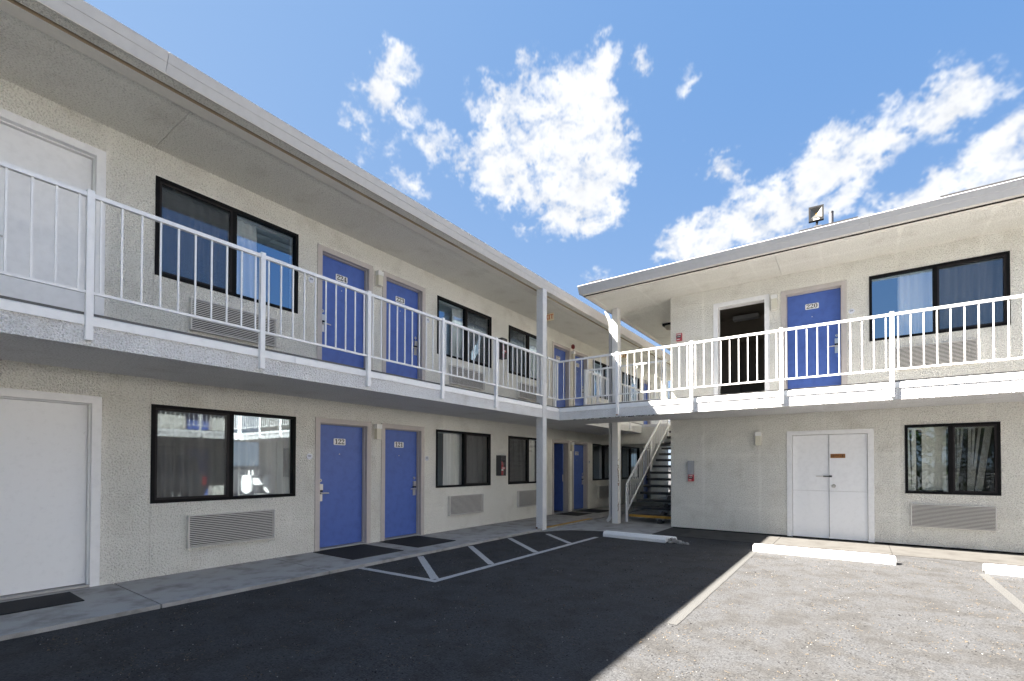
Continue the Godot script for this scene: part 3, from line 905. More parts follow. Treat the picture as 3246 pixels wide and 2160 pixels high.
func parked_car(at: Vector3, turn: float, label: String) -> void:
	var t := thing("parked_car", Transform3D(Basis(Vector3.UP, turn), at), label, "car")
	# side outline, tail at x = 0, swept over the width
	var side := PackedVector2Array([Vector2(0.05, 0.42), Vector2(0.0, 0.62), Vector2(0.03, 1.02), Vector2(0.10, 1.08), Vector2(2.9, 1.10), Vector2(3.1, 1.08), Vector2(4.25, 0.98), Vector2(4.5, 0.86), Vector2(4.56, 0.6), Vector2(4.5, 0.36), Vector2(4.15, 0.3)])
	for a in 9:
		side.append(Vector2(3.72 + cos(a * PI / 8) * 0.42, 0.32 + sin(a * PI / 8) * 0.40))
	side.append(Vector2(1.35, 0.28))
	for a in 9:
		side.append(Vector2(0.9 + cos(a * PI / 8) * 0.42, 0.32 + sin(a * PI / 8) * 0.40))
	var b := MB.new()
	b.sweep(side, -0.90, 0.90)
	var cab := PackedVector2Array([Vector2(0.10, 1.09), Vector2(0.22, 1.62), Vector2(0.40, 1.70), Vector2(2.1, 1.70), Vector2(2.35, 1.64), Vector2(3.05, 1.105)])
	b.sweep(cab, -0.74, 0.74)
	obj("body", b.done(), M.car_paint, t)
	for s in [-1.0, 1.0]:
		for q in [[0.30, 1.02], [1.10, 1.90], [1.98, 2.62]]:
			var g := MB.new()
			g.quad(Vector3(q[0], 1.14, s * 0.742), Vector3(q[1] + 0.05, 1.14, s * 0.742), Vector3(q[1] - (0.35 if q[1] > 2.5 else 0.0), 1.58, s * 0.742), Vector3(q[0] + (0.08 if q[0] < 0.5 else 0.0), 1.58, s * 0.742), Vector3(0, 0, s))
			obj("window", g.done(), M.car_glass, t)
		for x in [0.9, 3.72]:
			var w := part("wheel", t, Vector3(x, 0.34, s * 0.80))
			var ty := MB.new()
			ty.tube([Vector3(0, 0, -0.11), Vector3(0, 0, -0.09), Vector3(0, 0, 0.09), Vector3(0, 0, 0.11)], [0.29, 0.34, 0.34, 0.29], 22)
			obj("tyre", ty.done(), M.tyre, w)
			var rm := MB.new()
			rm.tube([Vector3(0, 0, s * 0.09), Vector3(0, 0, s * 0.115)], [0.06, 0.05], 10)
			for k in 5:
				rm.obox(Transform3D(Basis(Vector3(0, 0, 1), k * TAU / 5) * Basis(), Basis(Vector3(0, 0, 1), k * TAU / 5) * Vector3(0.12, 0, s * 0.115)), Vector3(0.2, 0.06, 0.02))
			obj("rim", rm.done(), M.dull_steel, w)
		bx("tail_lamp", Vector3(-0.012, 0.75, s * 0.78 - 0.07), Vector3(0.12, 1.02, s * 0.78 + 0.125), M.dark_red, t)

func linen_cart(at: Vector3, label: String) -> void:
	var t := thing("linen_cart", Transform3D(Basis(), at), label, "cart")
	var f := MB.new()
	for y in [0.16, 0.55, 0.95]:
		f.box(Vector3(-0.3, y, -0.5), Vector3(0.3, y + 0.03, 0.5))
	for x in [-0.285, 0.285]:
		for z in [-0.485, 0.485]:
			f.box(Vector3(x - 0.015, 0.1, z - 0.015), Vector3(x + 0.015, 1.1, z + 0.015))
	obj("frame", f.done(), M.dull_steel, t)
	for q in [[-0.46, 0.8], [0.46, -0.8]]:
		var b := MB.new()
		b.tube([Vector3(-0.33, 0.25, q[0]), Vector3(-0.36, 0.35, q[0]), Vector3(-0.37, 0.7, q[0]), Vector3(-0.34, 0.98, q[0])], [0.10, 0.21, 0.23, 0.18], 12)
		obj("linen_bag", b.done(), M.linen, t)
	var s := MB.new()
	for k in 4:
		s.box(Vector3(-0.26, 0.585 + k * 0.07, -0.4), Vector3(0.24, 0.65 + k * 0.07, 0.4))
	obj("folded_linen", s.done(), M.linen, t)
	for z in [-0.3, -0.2, 0.1, 0.25]:
		var k := MB.new()
		k.tube([Vector3(-0.1, 0.98, z), Vector3(-0.1, 1.14, z), Vector3(-0.1, 1.2, z)], [0.035, 0.035, 0.012], 8)
		obj("spray_bottle", k.done(), M.plate_white, t)
	for x in [-0.27, 0.27]:
		for z in [-0.46, 0.46]:
			var c := MB.new()
			c.tube([Vector3(x - 0.015, 0.05, z), Vector3(x + 0.015, 0.05, z)], [0.05, 0.05], 10)
			obj("castor", c.done(), M.tyre, t)

# ------------------------------------------------------------------ the place
func _ready() -> void:
	rng.seed = 20
	# camera: lens shifted up, levelled but for a hair
	var near := 0.1
	var cam := Camera3D.new()
	cam.name = "camera"
	add_child(cam)
	cam.projection = Camera3D.PROJECTION_FRUSTUM
	cam.keep_aspect = Camera3D.KEEP_HEIGHT
	cam.near = near
	cam.far = 600.0
	cam.size = 2160.0 / 1519.89 * near
	cam.frustum_offset = Vector2(0.0, (1457.8 - 1080.0) / 1519.89 * near)
	cam.basis = Basis(Vector3.UP, deg_to_rad(35.6226)) * Basis(Vector3.RIGHT, deg_to_rad(0.7809)) * Basis(Vector3.BACK, deg_to_rad(0.1315))
	cam.position = Vector3(0, 1.3465, 0)
	cam.current = true
	var exposure := 13.4
	var env := Environment.new()
	env.background_mode = Environment.BG_SKY
	env.sky = make_sky(exposure)
	env.background_energy_multiplier = 1.03 / exposure
	env.tonemap_mode = Environment.TONE_MAPPER_LINEAR
	env.tonemap_exposure = exposure
	env.sdfgi_enabled = true
	env.ssao_enabled = true
	env.ssil_enabled = true
	var we := WorldEnvironment.new()
	we.name = "world_environment"
	we.environment = env
	add_child(we)
	var sun := DirectionalLight3D.new()
	sun.name = "sun"
	sun.light_energy = 1.3
	sun.light_color = Color(1.0, 0.97, 0.925)
	sun.light_angular_distance = 0.53
	sun.shadow_enabled = true
	add_child(sun)
	sun.basis = Basis.looking_at(Vector3(0.745, -1.0, -0.5).normalized(), Vector3.UP)
	make_materials()
	ground()
	var left := left_wing()
	var right := right_wing()
	var across := far_side_wing()
	railings_and_stair()
	fixtures(left, right)
	surroundings(across)
	litter()

func ground() -> void:
	var g := MB.new()
	g.quad(Vector3(-160, FLOOR_Y, -160), Vector3(160, FLOOR_Y, -160), Vector3(160, FLOOR_Y, 160), Vector3(-160, FLOOR_Y, 160), Vector3.UP)
	var lot := obj("ground", g.done(), M.asphalt, self)
	tag(lot, "weathered grey asphalt of the parking lot", "asphalt", "", "structure")
	# painted lines lie on the asphalt
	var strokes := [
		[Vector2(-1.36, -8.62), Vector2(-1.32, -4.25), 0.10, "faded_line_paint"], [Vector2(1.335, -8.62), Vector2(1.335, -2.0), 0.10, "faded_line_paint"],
		[Vector2(-5.47, -4.10), Vector2(-4.07, -4.165), 0.10, "line_paint"], [Vector2(-4.12, -4.215), Vector2(-4.12, -8.6), 0.10, "line_paint"],
		[Vector2(-5.42, -5.16), Vector2(-4.19, -4.235), 0.105, "line_paint"], [Vector2(-5.42, -6.33), Vector2(-4.175, -5.34), 0.10, "line_paint"],
		[Vector2(-5.42, -7.48), Vector2(-4.175, -6.5), 0.10, "line_paint"], [Vector2(-5.13, -8.4), Vector2(-4.175, -7.62), 0.10, "line_paint"]]
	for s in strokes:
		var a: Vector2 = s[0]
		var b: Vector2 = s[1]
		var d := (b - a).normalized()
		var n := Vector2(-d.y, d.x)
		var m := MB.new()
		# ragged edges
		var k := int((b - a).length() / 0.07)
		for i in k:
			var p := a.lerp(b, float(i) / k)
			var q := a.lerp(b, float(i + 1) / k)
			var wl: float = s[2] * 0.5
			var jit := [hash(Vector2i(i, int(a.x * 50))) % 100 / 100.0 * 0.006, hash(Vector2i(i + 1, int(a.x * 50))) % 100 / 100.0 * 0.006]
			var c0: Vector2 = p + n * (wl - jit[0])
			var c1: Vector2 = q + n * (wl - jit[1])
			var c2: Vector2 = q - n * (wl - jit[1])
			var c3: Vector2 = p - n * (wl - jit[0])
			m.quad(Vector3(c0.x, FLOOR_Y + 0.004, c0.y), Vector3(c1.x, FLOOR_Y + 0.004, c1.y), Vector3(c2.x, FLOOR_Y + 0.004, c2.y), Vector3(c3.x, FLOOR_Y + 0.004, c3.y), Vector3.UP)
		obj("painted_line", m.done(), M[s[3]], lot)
	# pavement slabs along the near wing
	var walk := Node3D.new()
	walk.name = "pavement"
	add_child(walk)
	tag(walk, "grey concrete pavement with sawn joints along the blue doors", "pavement", "", "structure")
	var z := 5.50
	while z > -21.5:
		bx("slab", Vector3(-6.89, -0.14, z - 1.83 + 0.014), Vector3(-5.478, rng.randf_range(-0.003, 0.0), z), M.concrete, walk)
		z -= 1.83
	bx("yellow_edge", Vector3(-5.60, 0.0015, -11.2), Vector3(-5.477, 0.0055, -8.97), M.yellow_paint, walk)
	var apron := Node3D.new()
	apron.name = "breezeway_pavement"
	add_child(apron)
	tag(apron, "shaded concrete apron under the bridge and stair", "pavement", "", "structure")
	var b := MB.new()
	b.sweep(PackedVector2Array([Vector2(-5.474, -8.5), Vector2(-5.05, -9.22), Vector2(-4.3, -9.5), Vector2(-3.39, -9.6), Vector2(-3.39, -24.0), Vector2(-5.474, -24.0)]), 0.03, 0.16, Transform3D(Basis(Vector3.RIGHT, Vector3(0, 0, 1), Vector3(0, -1, 0)), Vector3()))
	obj("slab", b.done(), M.concrete, apron)
	var strip := Node3D.new()
	strip.name = "sunlit_pavement"
	add_child(strip)
	tag(strip, "concrete pavement strip behind the wheel stops, colour darkened to offset the sun", "pavement", "", "structure")
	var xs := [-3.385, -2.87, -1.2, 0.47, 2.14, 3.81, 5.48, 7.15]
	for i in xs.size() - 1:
		bx("slab", Vector3(xs[i] + 0.004, -0.14, -10.89), Vector3(xs[i + 1] - 0.004, -0.029 + rng.randf_range(-0.002, 0.0), -9.63), M.sunlit_concrete, strip)
	bx("slab", Vector3(6.45, -0.14, -9.60), Vector3(7.9, -0.0, 12.0), M.sunlit_concrete, strip)

func left_wing() -> Node3D:
	var w := thing("motel_wing", Transform3D(Basis(Vector3.UP, PI / 2), Vector3(-6.895, 0, 0)), "long cream stucco motel wing with blue doors 224, 223, 122 and 121", "building")
	var lows := [["white", 0.62, 1.686, 2.115], ["122", 4.312, 5.373, 2.112], ["121", 5.60, 6.648, 2.112], ["open", 11.55, 12.53, 2.105], ["119", 12.71, 13.735, 2.105], ["far", 18.54, 19.50, 2.10]]
	var ups := [["white", 0.62, 1.694, 4.895], ["224", 4.327, 5.393, 4.861], ["223", 5.608, 6.662, 4.855], ["222", 11.555, 12.58, 4.85], ["221", 12.78, 13.75, 4.85], ["far", 18.6, 19.5, 4.84]]
	var wins := [[2.154, 3.989, 0.885, 2.087, -1, [[0.02, 0.98, "curtain_grey"]]], [6.977, 8.761, 0.902, 2.09, 1, [[0.23, 0.50, "curtain_white"], [0.5, 0.98, "curtain_grey"]]], [9.46, 11.24, 0.90, 2.09, -1, [[0.02, 0.5, "curtain_grey"], [0.51, 0.82, "curtain_white"]]], [14.09, 15.86, 0.89, 2.08, 1, [[0.5, 0.98, "curtain_grey"]]], [16.47, 18.2, 0.88, 2.08, -1, [[0.02, 0.5, "curtain_grey"], [0.5, 0.7, "curtain_grey"]]],
		[2.170, 4.004, 3.661, 4.871, -1, [[0.02, 0.5, "curtain_grey"], [0.515, 0.70, "curtain_white"]]], [6.996, 8.778, 3.628, 4.82, 1, [[0.34, 0.5, "curtain_white"], [0.5, 0.98, "curtain_grey"]]], [9.47, 11.25, 3.63, 4.81, -1, [[0.02, 0.5, "curtain_grey"], [0.51, 0.9, "curtain_white"]]], [14.11, 15.87, 3.63, 4.81, 1, [[0.5, 0.98, "curtain_grey"]]], [16.5, 18.21, 3.63, 4.80, -1, [[0.02, 0.5, "curtain_grey"]]]]
	var holes := []
	for d in lows:
		holes.append([d[1] + 0.03, d[2] - 0.03, -0.05, d[3] - 0.03])
	for d in ups:
		holes.append([d[1] + 0.03, d[2] - 0.03, UP_FLOOR - 0.05, d[3] - 0.03])
	for q in wins:
		holes.append([q[0] + 0.02, q[1] - 0.02, q[2] + 0.02, q[3] - 0.02])
	var joints := [[2.155, 2.161, 4.871, 5.24], [2.155, 2.161, 2.70, 3.661], [2.152, 2.158, 2.087, 2.39], [2.152, 2.158, 0.0, 0.885], [5.596, 5.602, 4.87, 5.24]]
	wall("wall", w, -6.0, 21.6, -0.05, 5.30, 0.2, holes, joints.map(func(j): return [j[0] - 0.0, j[1], j[2], j[3]]), M.stucco)
	for d in lows:
		var white: bool = d[0] == "white"
		door(w, d[1], d[2], 0.0, d[3], M.white_paint if white else M.taupe, M.scuffed_door if white else M.blue_door, {"122": -1, "121": 1, "119": 1, "white": -1, "far": 1}.get(d[0], 0), d[0] if d[0].is_valid_int() else "", d[0] == "open")
	for d in ups:
		var white: bool = d[0] == "white"
		door(w, d[1], d[2], UP_FLOOR, d[3], M.white_paint if white else M.taupe, M.white_door if white else M.blue_door, {"224": -1, "223": 1, "222": -1, "221": 1, "white": -1, "far": 1}.get(d[0], 0), d[0] if d[0].is_valid_int() else "")
	var k := 0
	for q in wins:
		k += 1
		window(w, q[0], q[1], q[2], q[3], q[4], q[5], k)
	for q in [[-6.0, 2.0], [2.05, 4.2], [4.25, 5.48], [5.5, 9.0], [9.1, 11.4], [11.45, 12.6], [12.65, 16.1], [16.15, 21.5]]:
		room(w, q[0], q[1], -0.03, 2.42, 4.2)
		room(w, q[0], q[1], 2.70, 5.19, 4.2)
	walkway(w, -6.0, 21.6, 0.001, 1.415, false)
	flashing(w, -6.0, 8.75, 1.415)
	flashing(w, 8.92, 9.44, 1.415)
	flashing(w, 10.78, 21.6, 1.415)
	eaves(w, -6.0, 21.6, 5.205, 1.402, 1.045, 1.205, 1.487, 5.372, 9.0, M.tan)
	# stucco column at the pavement edge
	var c := MB.new()
	c.box(V(8.765, FLOOR_Y, 1.265), V(8.925, 5.2035, 1.428))
	obj("column", c.done(), M.band_stucco, w)
	bx("column_foot", V(8.758, FLOOR_Y, 1.258), V(8.85, FLOOR_Y + 0.07, 1.30), M.rust, w)
	bx("rear_wall", V(-6.0, -0.05, -9.0), V(21.6, 5.3, -8.8), M.stucco, w)
	bx("end_wall", V(-6.2, -0.05, -8.8), V(-6.001, 5.3, 0.0), M.stucco, w)
	bx("end_wall", V(21.601, -0.05, -8.8), V(21.8, 5.3, 0.0), M.stucco, w)
	return w

func right_wing() -> Node3D:
	var w := thing("motel_wing", Transform3D(Basis(), Vector3(0, 0, -10.894)), "cream stucco motel wing with blue door 220 and white double doors", "building")
	var holes := [[-1.07, 0.246, -0.06, 2.015], [0.73, 1.891, 0.905, 2.066], [-2.438, -1.426, UP_FLOOR - 0.05, 4.818], [-1.159, -0.142, UP_FLOOR - 0.05, 4.818], [0.243, 2.021, 3.657, 4.81], [4.0, 5.8, 0.9, 2.07], [4.0, 5.8, 3.65, 4.81], [2.5, 3.5, UP_FLOOR - 0.05, 4.82], [2.5, 3.5, -0.05, 2.05]]
	wall("wall", w, -3.387, 7.9, -0.008, 5.30, 0.2, holes, [], M.stucco)
	bx("foundation", V(-3.36, -0.2, -0.15), V(7.9, -0.0085, -0.03), M.black, w)
	# the end wall beside the stair
	bx("end_wall", V(-3.387, -0.035, -9.0), V(-3.19, 5.30, -0.201), M.stucco, w)
	bx("breezeway_shade_wall", V(-3.387, -0.035, -15.0), V(-3.19, 2.66, -9.001), M.stucco, w)  # unseen wall added to darken the breezeway behind the stair
	bx("rear_wall", V(-3.19, -0.035, -9.0), V(7.9, 5.30, -8.8), M.stucco, w)
	window(w, 0.710, 1.911, 0.885, 2.086, 1, [], 21, true)
	window(w, 0.223, 2.041, 3.637, 4.83, 1, [[0.23, 0.49, "curtain_white"], [0.51, 0.98, "curtain_grey"]], 22)
	window(w, 3.98, 5.82, 0.88, 2.09, 1, [[0.02, 0.98, "curtain_grey"]], 23)
	window(w, 3.98, 5.82, 3.63, 4.83, 1, [[0.02, 0.98, "curtain_grey"]], 24)
	door(w, -1.189, -0.112, UP_FLOOR, 4.848, M.taupe, M.blue_door, 1, "220")
	door(w, 2.47, 3.53, UP_FLOOR, 4.848, M.taupe, M.blue_door, -1, "")
	door(w, 2.47, 3.53, -0.02, 2.08, M.taupe, M.blue_door, -1, "")
	# doorway with its door open: bare frame, dark room with a ceiling light and an inner doorway
	var d := part("doorway", w)
	obj("frame", ring(-2.468, -1.396, UP_FLOOR, 4.848, 0.09, -0.20, 0.014, false), M.white_paint, d)
	bx("floor_bucket", V(-1.95, UP_FLOOR, -1.6), V(-1.62, UP_FLOOR + 0.17, -1.35), M.yellow_paint, d)
	bx("ceiling_light", V(-2.42, 4.93, -1.95), V(-1.86, 5.02, -1.75), M.grey_paint, d)
	room(w, -2.9, -1.25, UP_FLOOR, 5.10, 2.6)
	wall("partition", w, -2.9, -1.25, UP_FLOOR, 5.10, 0.05, [[-2.35, -1.5, UP_FLOOR, 4.5]], [], M.inside).position.z = -2.3
	room(w, -1.2, 0.0, UP_FLOOR, 5.1, 2.6)
	room(w, 0.05, 2.2, UP_FLOOR, 5.1, 4.0)
	room(w, 2.25, 7.8, UP_FLOOR, 5.1, 4.0)
	room(w, -1.3, 0.35, -0.02, 2.38, 2.0)
	room(w, 0.40, 2.2, -0.02, 2.38, 4.0)
	room(w, 2.25, 7.8, -0.02, 2.38, 4.0)
	# white double doors
	var dd := part("double_door", w)
	var b := MB.new()
	for q in [[-1.102, -1.012, -0.02, 2.045], [0.186, 0.276, -0.02, 2.045], [-1.012, 0.186, 1.965, 2.045]]:
		b.box(V(q[0], q[2], -0.14), V(q[1], q[3], 0.016))
	obj("frame", b.done(), M.white_paint, dd)
	# each leaf in two sheets with a seam at waist height
	for q in [[-1.006, -0.412, -0.052], [-0.404, 0.180, -0.022]]:
		bx("leaf", V(q[0], -0.012, q[2] - 0.045), V(q[1], 0.884, q[2]), M.scuffed_door, dd)
		bx("leaf", V(q[0], 0.888, q[2] - 0.045), V(q[1], 1.958, q[2]), M.white_door, dd)
	bx("latch", V(-0.50, 1.155, -0.0215), V(-0.405, 1.18, 0.0), M.dark_steel, dd)
	bx("latch_bolt", V(-0.405, 1.15, -0.0215), V(-0.36, 1.185, -0.004), M.dark_steel, dd)
	bx("latch_slide", V(-0.62, 1.158, -0.0515), V(-0.50, 1.176, -0.04), M.steel, dd)
	var k := MB.new()
	k.tube([V(-0.335, 0.985, -0.022), V(-0.335, 0.985, -0.01), V(-0.335, 0.985, 0.0), V(-0.335, 0.985, 0.03), V(-0.335, 0.985, 0.04)], [0.035, 0.034, 0.014, 0.027, 0.02], 16)
	obj("knob", k.done(), M.steel, dd)
	obj("sign_plate", rounded_plate(0.232, 0.078, 0.004, 0.004), M.sign_brown, dd, V(-0.268, 1.553, -0.0215))
	words("sign_lettering", "Employees", 0.019, M.sign_dark, dd, V(-0.312, 1.566, -0.0165), true)
	words("sign_lettering", "Only", 0.019, M.sign_dark, dd, V(-0.350, 1.541, -0.0165), true)
	var eye := MB.new()
	for s in 28:
		var a0 := TAU * s / 28
		var a1 := TAU * (s + 1) / 28
		eye.bar(V(-0.195 + cos(a0) * 0.034, 1.553 + sin(a0) * 0.026, -0.0165), V(-0.195 + cos(a1) * 0.034, 1.553 + sin(a1) * 0.026, -0.0165), 0.004, 0.004)
	eye.tube([V(-0.195, 1.553, -0.0172), V(-0.195, 1.553, -0.0155)], [0.012, 0.012], 14)
	obj("sign_emblem", eye.done(), M.sign_dark, dd)
	# walkway, bridge to the other wing, eaves
	walkway(w, -3.386, 7.9, 0.001, 1.394, false)
	bx("bridge_slab", V(-5.479, 2.395, 0.144), V(-3.3865, 2.655, 1.394), M.band_stucco, w)
	bx("bridge_deck", V(-5.479, 2.656, 0.16), V(-3.3865, 2.70, 1.344), M.deck, w)
	flashing(w, -5.50, 7.9, 1.394)
	# loose render along the underside of the bridge edge
	var cr := MB.new()
	var r := RandomNumberGenerator.new()
	r.seed = 12
	for q in 70:
		var u := -5.2 + r.randf() * 1.9
		if absf(u + 4.05) > 0.35 and r.randf() < 0.4:
			continue
		var s := r.randf_range(0.02, 0.07)
		cr.obox(Transform3D(Basis.from_euler(Vector3(r.randf(), r.randf() * 3, r.randf() * 0.4)), V(u, 2.393 - r.randf() * 0.012, 1.385 + r.randf() * 0.012)), Vector3(s, 0.012, 0.012))
	obj("crumbling_edge", cr.done(), M.dark_steel, w).set_meta("kind", "stuff")
	eaves(w, -4.94, 7.9, 5.172, 1.350, 1.12, 1.215, 1.452, 5.345, 9.0, M.slot_shade_dark, -1.17, -4.995)
	bx("rake_fascia", V(-4.962, 5.168, -9.0), V(-4.9405, 5.343, 1.345), M.rake_brown, w)
	bx("rake_trim", V(-4.939, 5.163, -9.0), V(-4.83, 5.1715, 1.11), M.trim, w)
	bx("soffit_rear", V(-4.94, 5.172, -9.0), V(-3.388, 5.212, -0.191), M.stucco, w)
	# shingle edges lifted above the gutter
	for q in [[-4.72, -4.42], [-0.76, 0.06], [1.05, 2.6], [3.0, 6.0]]:
		bx("shingle_edge", V(q[0], 5.3465, 1.20), V(q[1], 5.378, 1.44), M.shingle, w)
	# column and downspout at the bridge
	var c := MB.new()
	c.box(V(-4.785, FLOOR_Y, -0.12), V(-4.64, 5.171, 0.062))
	obj("column", c.done(), M.flaked_paint, w)
	var rp := MB.new()
	for q in 46:
		var yy := 0.88 + 0.62 * r.randf()
		if q > 34:
			yy = 0.28 + 0.2 * r.randf()
		rp.obox(Transform3D(Basis(Vector3.RIGHT, r.randf() * 3.0), V(-4.6385, yy, 0.035 + r.randfn(0, 0.012))), Vector3(0.003, r.randf_range(0.01, 0.07), r.randf_range(0.006, 0.02)))
	obj("rust_flakes", rp.done(), M.rust, w).set_meta("kind", "stuff")
	var sp := MB.new()
	sp.bar(V(-4.835, 0.12, 0.03), V(-4.835, 4.86, 0.03), 0.055, 0.075)
	sp.bar(V(-4.835, 4.84, 0.03), V(-4.95, 5.15, 0.05), 0.055, 0.07)
	sp.bar(V(-4.835, 0.14, 0.03), V(-4.90, 0.02, 0.10), 0.055, 0.07)
	obj("downspout", sp.done(), M.grey_paint, w)
	# second bridge at the head of the stair, lengthened unseen to shade the breezeway
	bx("rear_bridge", V(-5.478, 2.06, -15.0), V(-3.388, 2.66, -3.76), M.stucco, w)
	bx("rear_bridge_cap", V(-5.478, 2.578, -3.7595), V(-3.388, 2.665, -3.745), M.white_paint, w)
	bx("rear_beam", V(-6.88, 2.06, -3.95), V(-5.4785, 2.394, -3.77), M.stucco, w)
	# rusty post end under the bridge
	bx("rust_stain", V(-4.085, 2.42, 1.4475), V(-4.04, 2.54, 1.449), M.rust, w)
	return w

func far_side_wing() -> Node3D:
	var w := thing("motel_wing", Transform3D(Basis(Vector3.UP, -PI / 2), Vector3(7.9, 0, 0)), "sunlit motel wing across the lot, mirrored in the big ground-floor window", "building")
	var holes := []
	var base := []
	for u in [-8.9, -4.3, 0.3, 4.9]:
		base.append(u)
		for y in [0.0, UP_FLOOR]:
			holes.append([u + 0.03, u + 1.01, y - 0.03, y + 2.08])
			holes.append([u + 1.3 + 0.02, u + 3.1 - 0.02, y + 0.90, y + 2.07])
	wall("wall", w, -9.49, 12.0, -0.05, 5.30, 0.2, holes, [], M.stucco)
	var k := 40
	for u in base:
		for y in [0.0, UP_FLOOR]:
			k += 1
			door(w, u, u + 1.04, y, y + 2.11, M.taupe, M.blue_door, 0, "")
			window(w, u + 1.3, u + 3.1, y + 0.88, y + 2.09, 1, [[0.02, 0.98, "curtain_grey"]], k)
	for y in [[-0.03, 2.42], [2.70, 5.19]]:
		room(w, -9.4, 11.9, y[0], y[1], 4.0)
	walkway(w, -9.49, 12.0, 0.001, 1.415)
	bx("end_wall", V(12.001, -0.05, -6.0), V(12.2, 5.3, 0.0), M.stucco, w)
	eaves(w, -9.45, 12.2, 5.205, 1.402, 1.045, 1.205, 1.487, 5.372, 9.0, M.tan)
	return w

func railings_and_stair() -> void:
	railing(Vector3(-5.452, 0, 4.6), Vector3(-5.452, 0, -8.765), [0.04, 1.42, 2.90, 4.37, 5.838, 7.342, 8.80, 10.26, 11.69], "long white railing of the upper walkway in front of doors 224 and 223")
	railing(Vector3(-5.452, 0, -8.925), Vector3(-5.452, 0, -9.44), [], "short white railing between the stucco column and the bridge corner")
	railing(Vector3(-5.58, 0, -9.468), Vector3(7.9, 0, -9.468), [0.0, 1.516, 3.032, 4.547, 6.054, 7.56, 9.07, 10.58, 12.09], "white railing along the bridge and in front of door 220")
	railing(Vector3(-5.46, 0, -10.70), Vector3(-3.40, 0, -10.70), [0.85, 2.0], "white railing on the rear edge of the bridge, behind the front one", 2.70)
	railing(Vector3(-5.452, 0, -10.70), Vector3(-5.452, 0, -14.62), [0.03, 0.75, 1.5, 2.95], "white railing of the upper walkway beside the stairwell")
	railing(Vector3(-4.55, 0, -14.70), Vector3(-5.45, 0, -14.70), [0.03], "far white railing at the head of the stair", 2.66)
	# stair
	var t := thing("staircase", Transform3D(Basis(), Vector3(-4.6, FLOOR_Y, -11.45)), "open-tread staircase with dark treads and yellow bottom step beside the wall", "staircase")
	for k in 14:
		var y := 0.198 + 0.175 * k
		var b := MB.new()
		b.sweep(PackedVector2Array([Vector2(0.0, y - 0.052), Vector2(0.006, y - 0.058), Vector2(0.05, y - 0.062), Vector2(0.27, y - 0.062), Vector2(0.27, y), Vector2(0.01, y), Vector2(0.0, y - 0.008)]), -1.20, 0.0, Transform3D(Basis(Vector3(0, 0, -1), Vector3.UP, Vector3(1, 0, 0)), Vector3(1.20, 0, -0.245 * k)))
		obj("tread", b.done(), M.tread_concrete, t)
		if k == 0:
			bx("yellow_nosing", V(0.0, y - 0.06, 0.0005), V(1.2, y - 0.002, 0.004), M.yellow_paint, t)
		bx("tread_bracket", V(0.66, y - 0.115, -0.245 * k - 0.20), V(0.86, y - 0.064, -0.245 * k - 0.06), M.grey_paint, t)
	var s := MB.new()
	s.bar(V(0.76, -0.02, -0.02), V(0.76, 2.36, -3.30), 0.09, 0.16)
	obj("stringer", s.done(), M.dark_steel, t)
	# its handrail
	var h := thing("stair_railing", Transform3D(Basis(), Vector3(-4.635, FLOOR_Y, -11.38)), "white sloping handrail with pickets climbing beside the stair treads", "railing", "white balcony railings")
	bx("post", V(-0.022, 0, -0.022), V(0.022, 0.945, 0.022), M.white_paint, h)
	var tr := MB.new()
	tr.bar(V(0, 0.92, 0.03), V(0, 3.30, -3.30), 0.038, 0.038)
	obj("top_rail", tr.done(), M.white_paint, h)
	var lr := MB.new()
	lr.bar(V(0, 0.30, -0.06), V(0, 2.62, -3.28), 0.026, 0.03)
	obj("bottom_rail", lr.done(), M.white_paint, h)
	for k in 22:
		var z := -0.13 - 0.1435 * k
		var y0 := 0.30 + (-z - 0.06) * 0.7205
		var y1 := 0.92 + (-z + 0.03) * 0.7147
		bx("picket", V(-0.008, y0, z - 0.008), V(0.008, y1, z + 0.008), M.white_paint, h)
	for z in [-1.75, -3.24]:
		bx("post", V(-0.02, 0.30 + (-z - 0.06) * 0.72 - 0.35, z - 0.02), V(0.02, 0.92 - z * 0.7147, z + 0.02), M.white_paint, h)

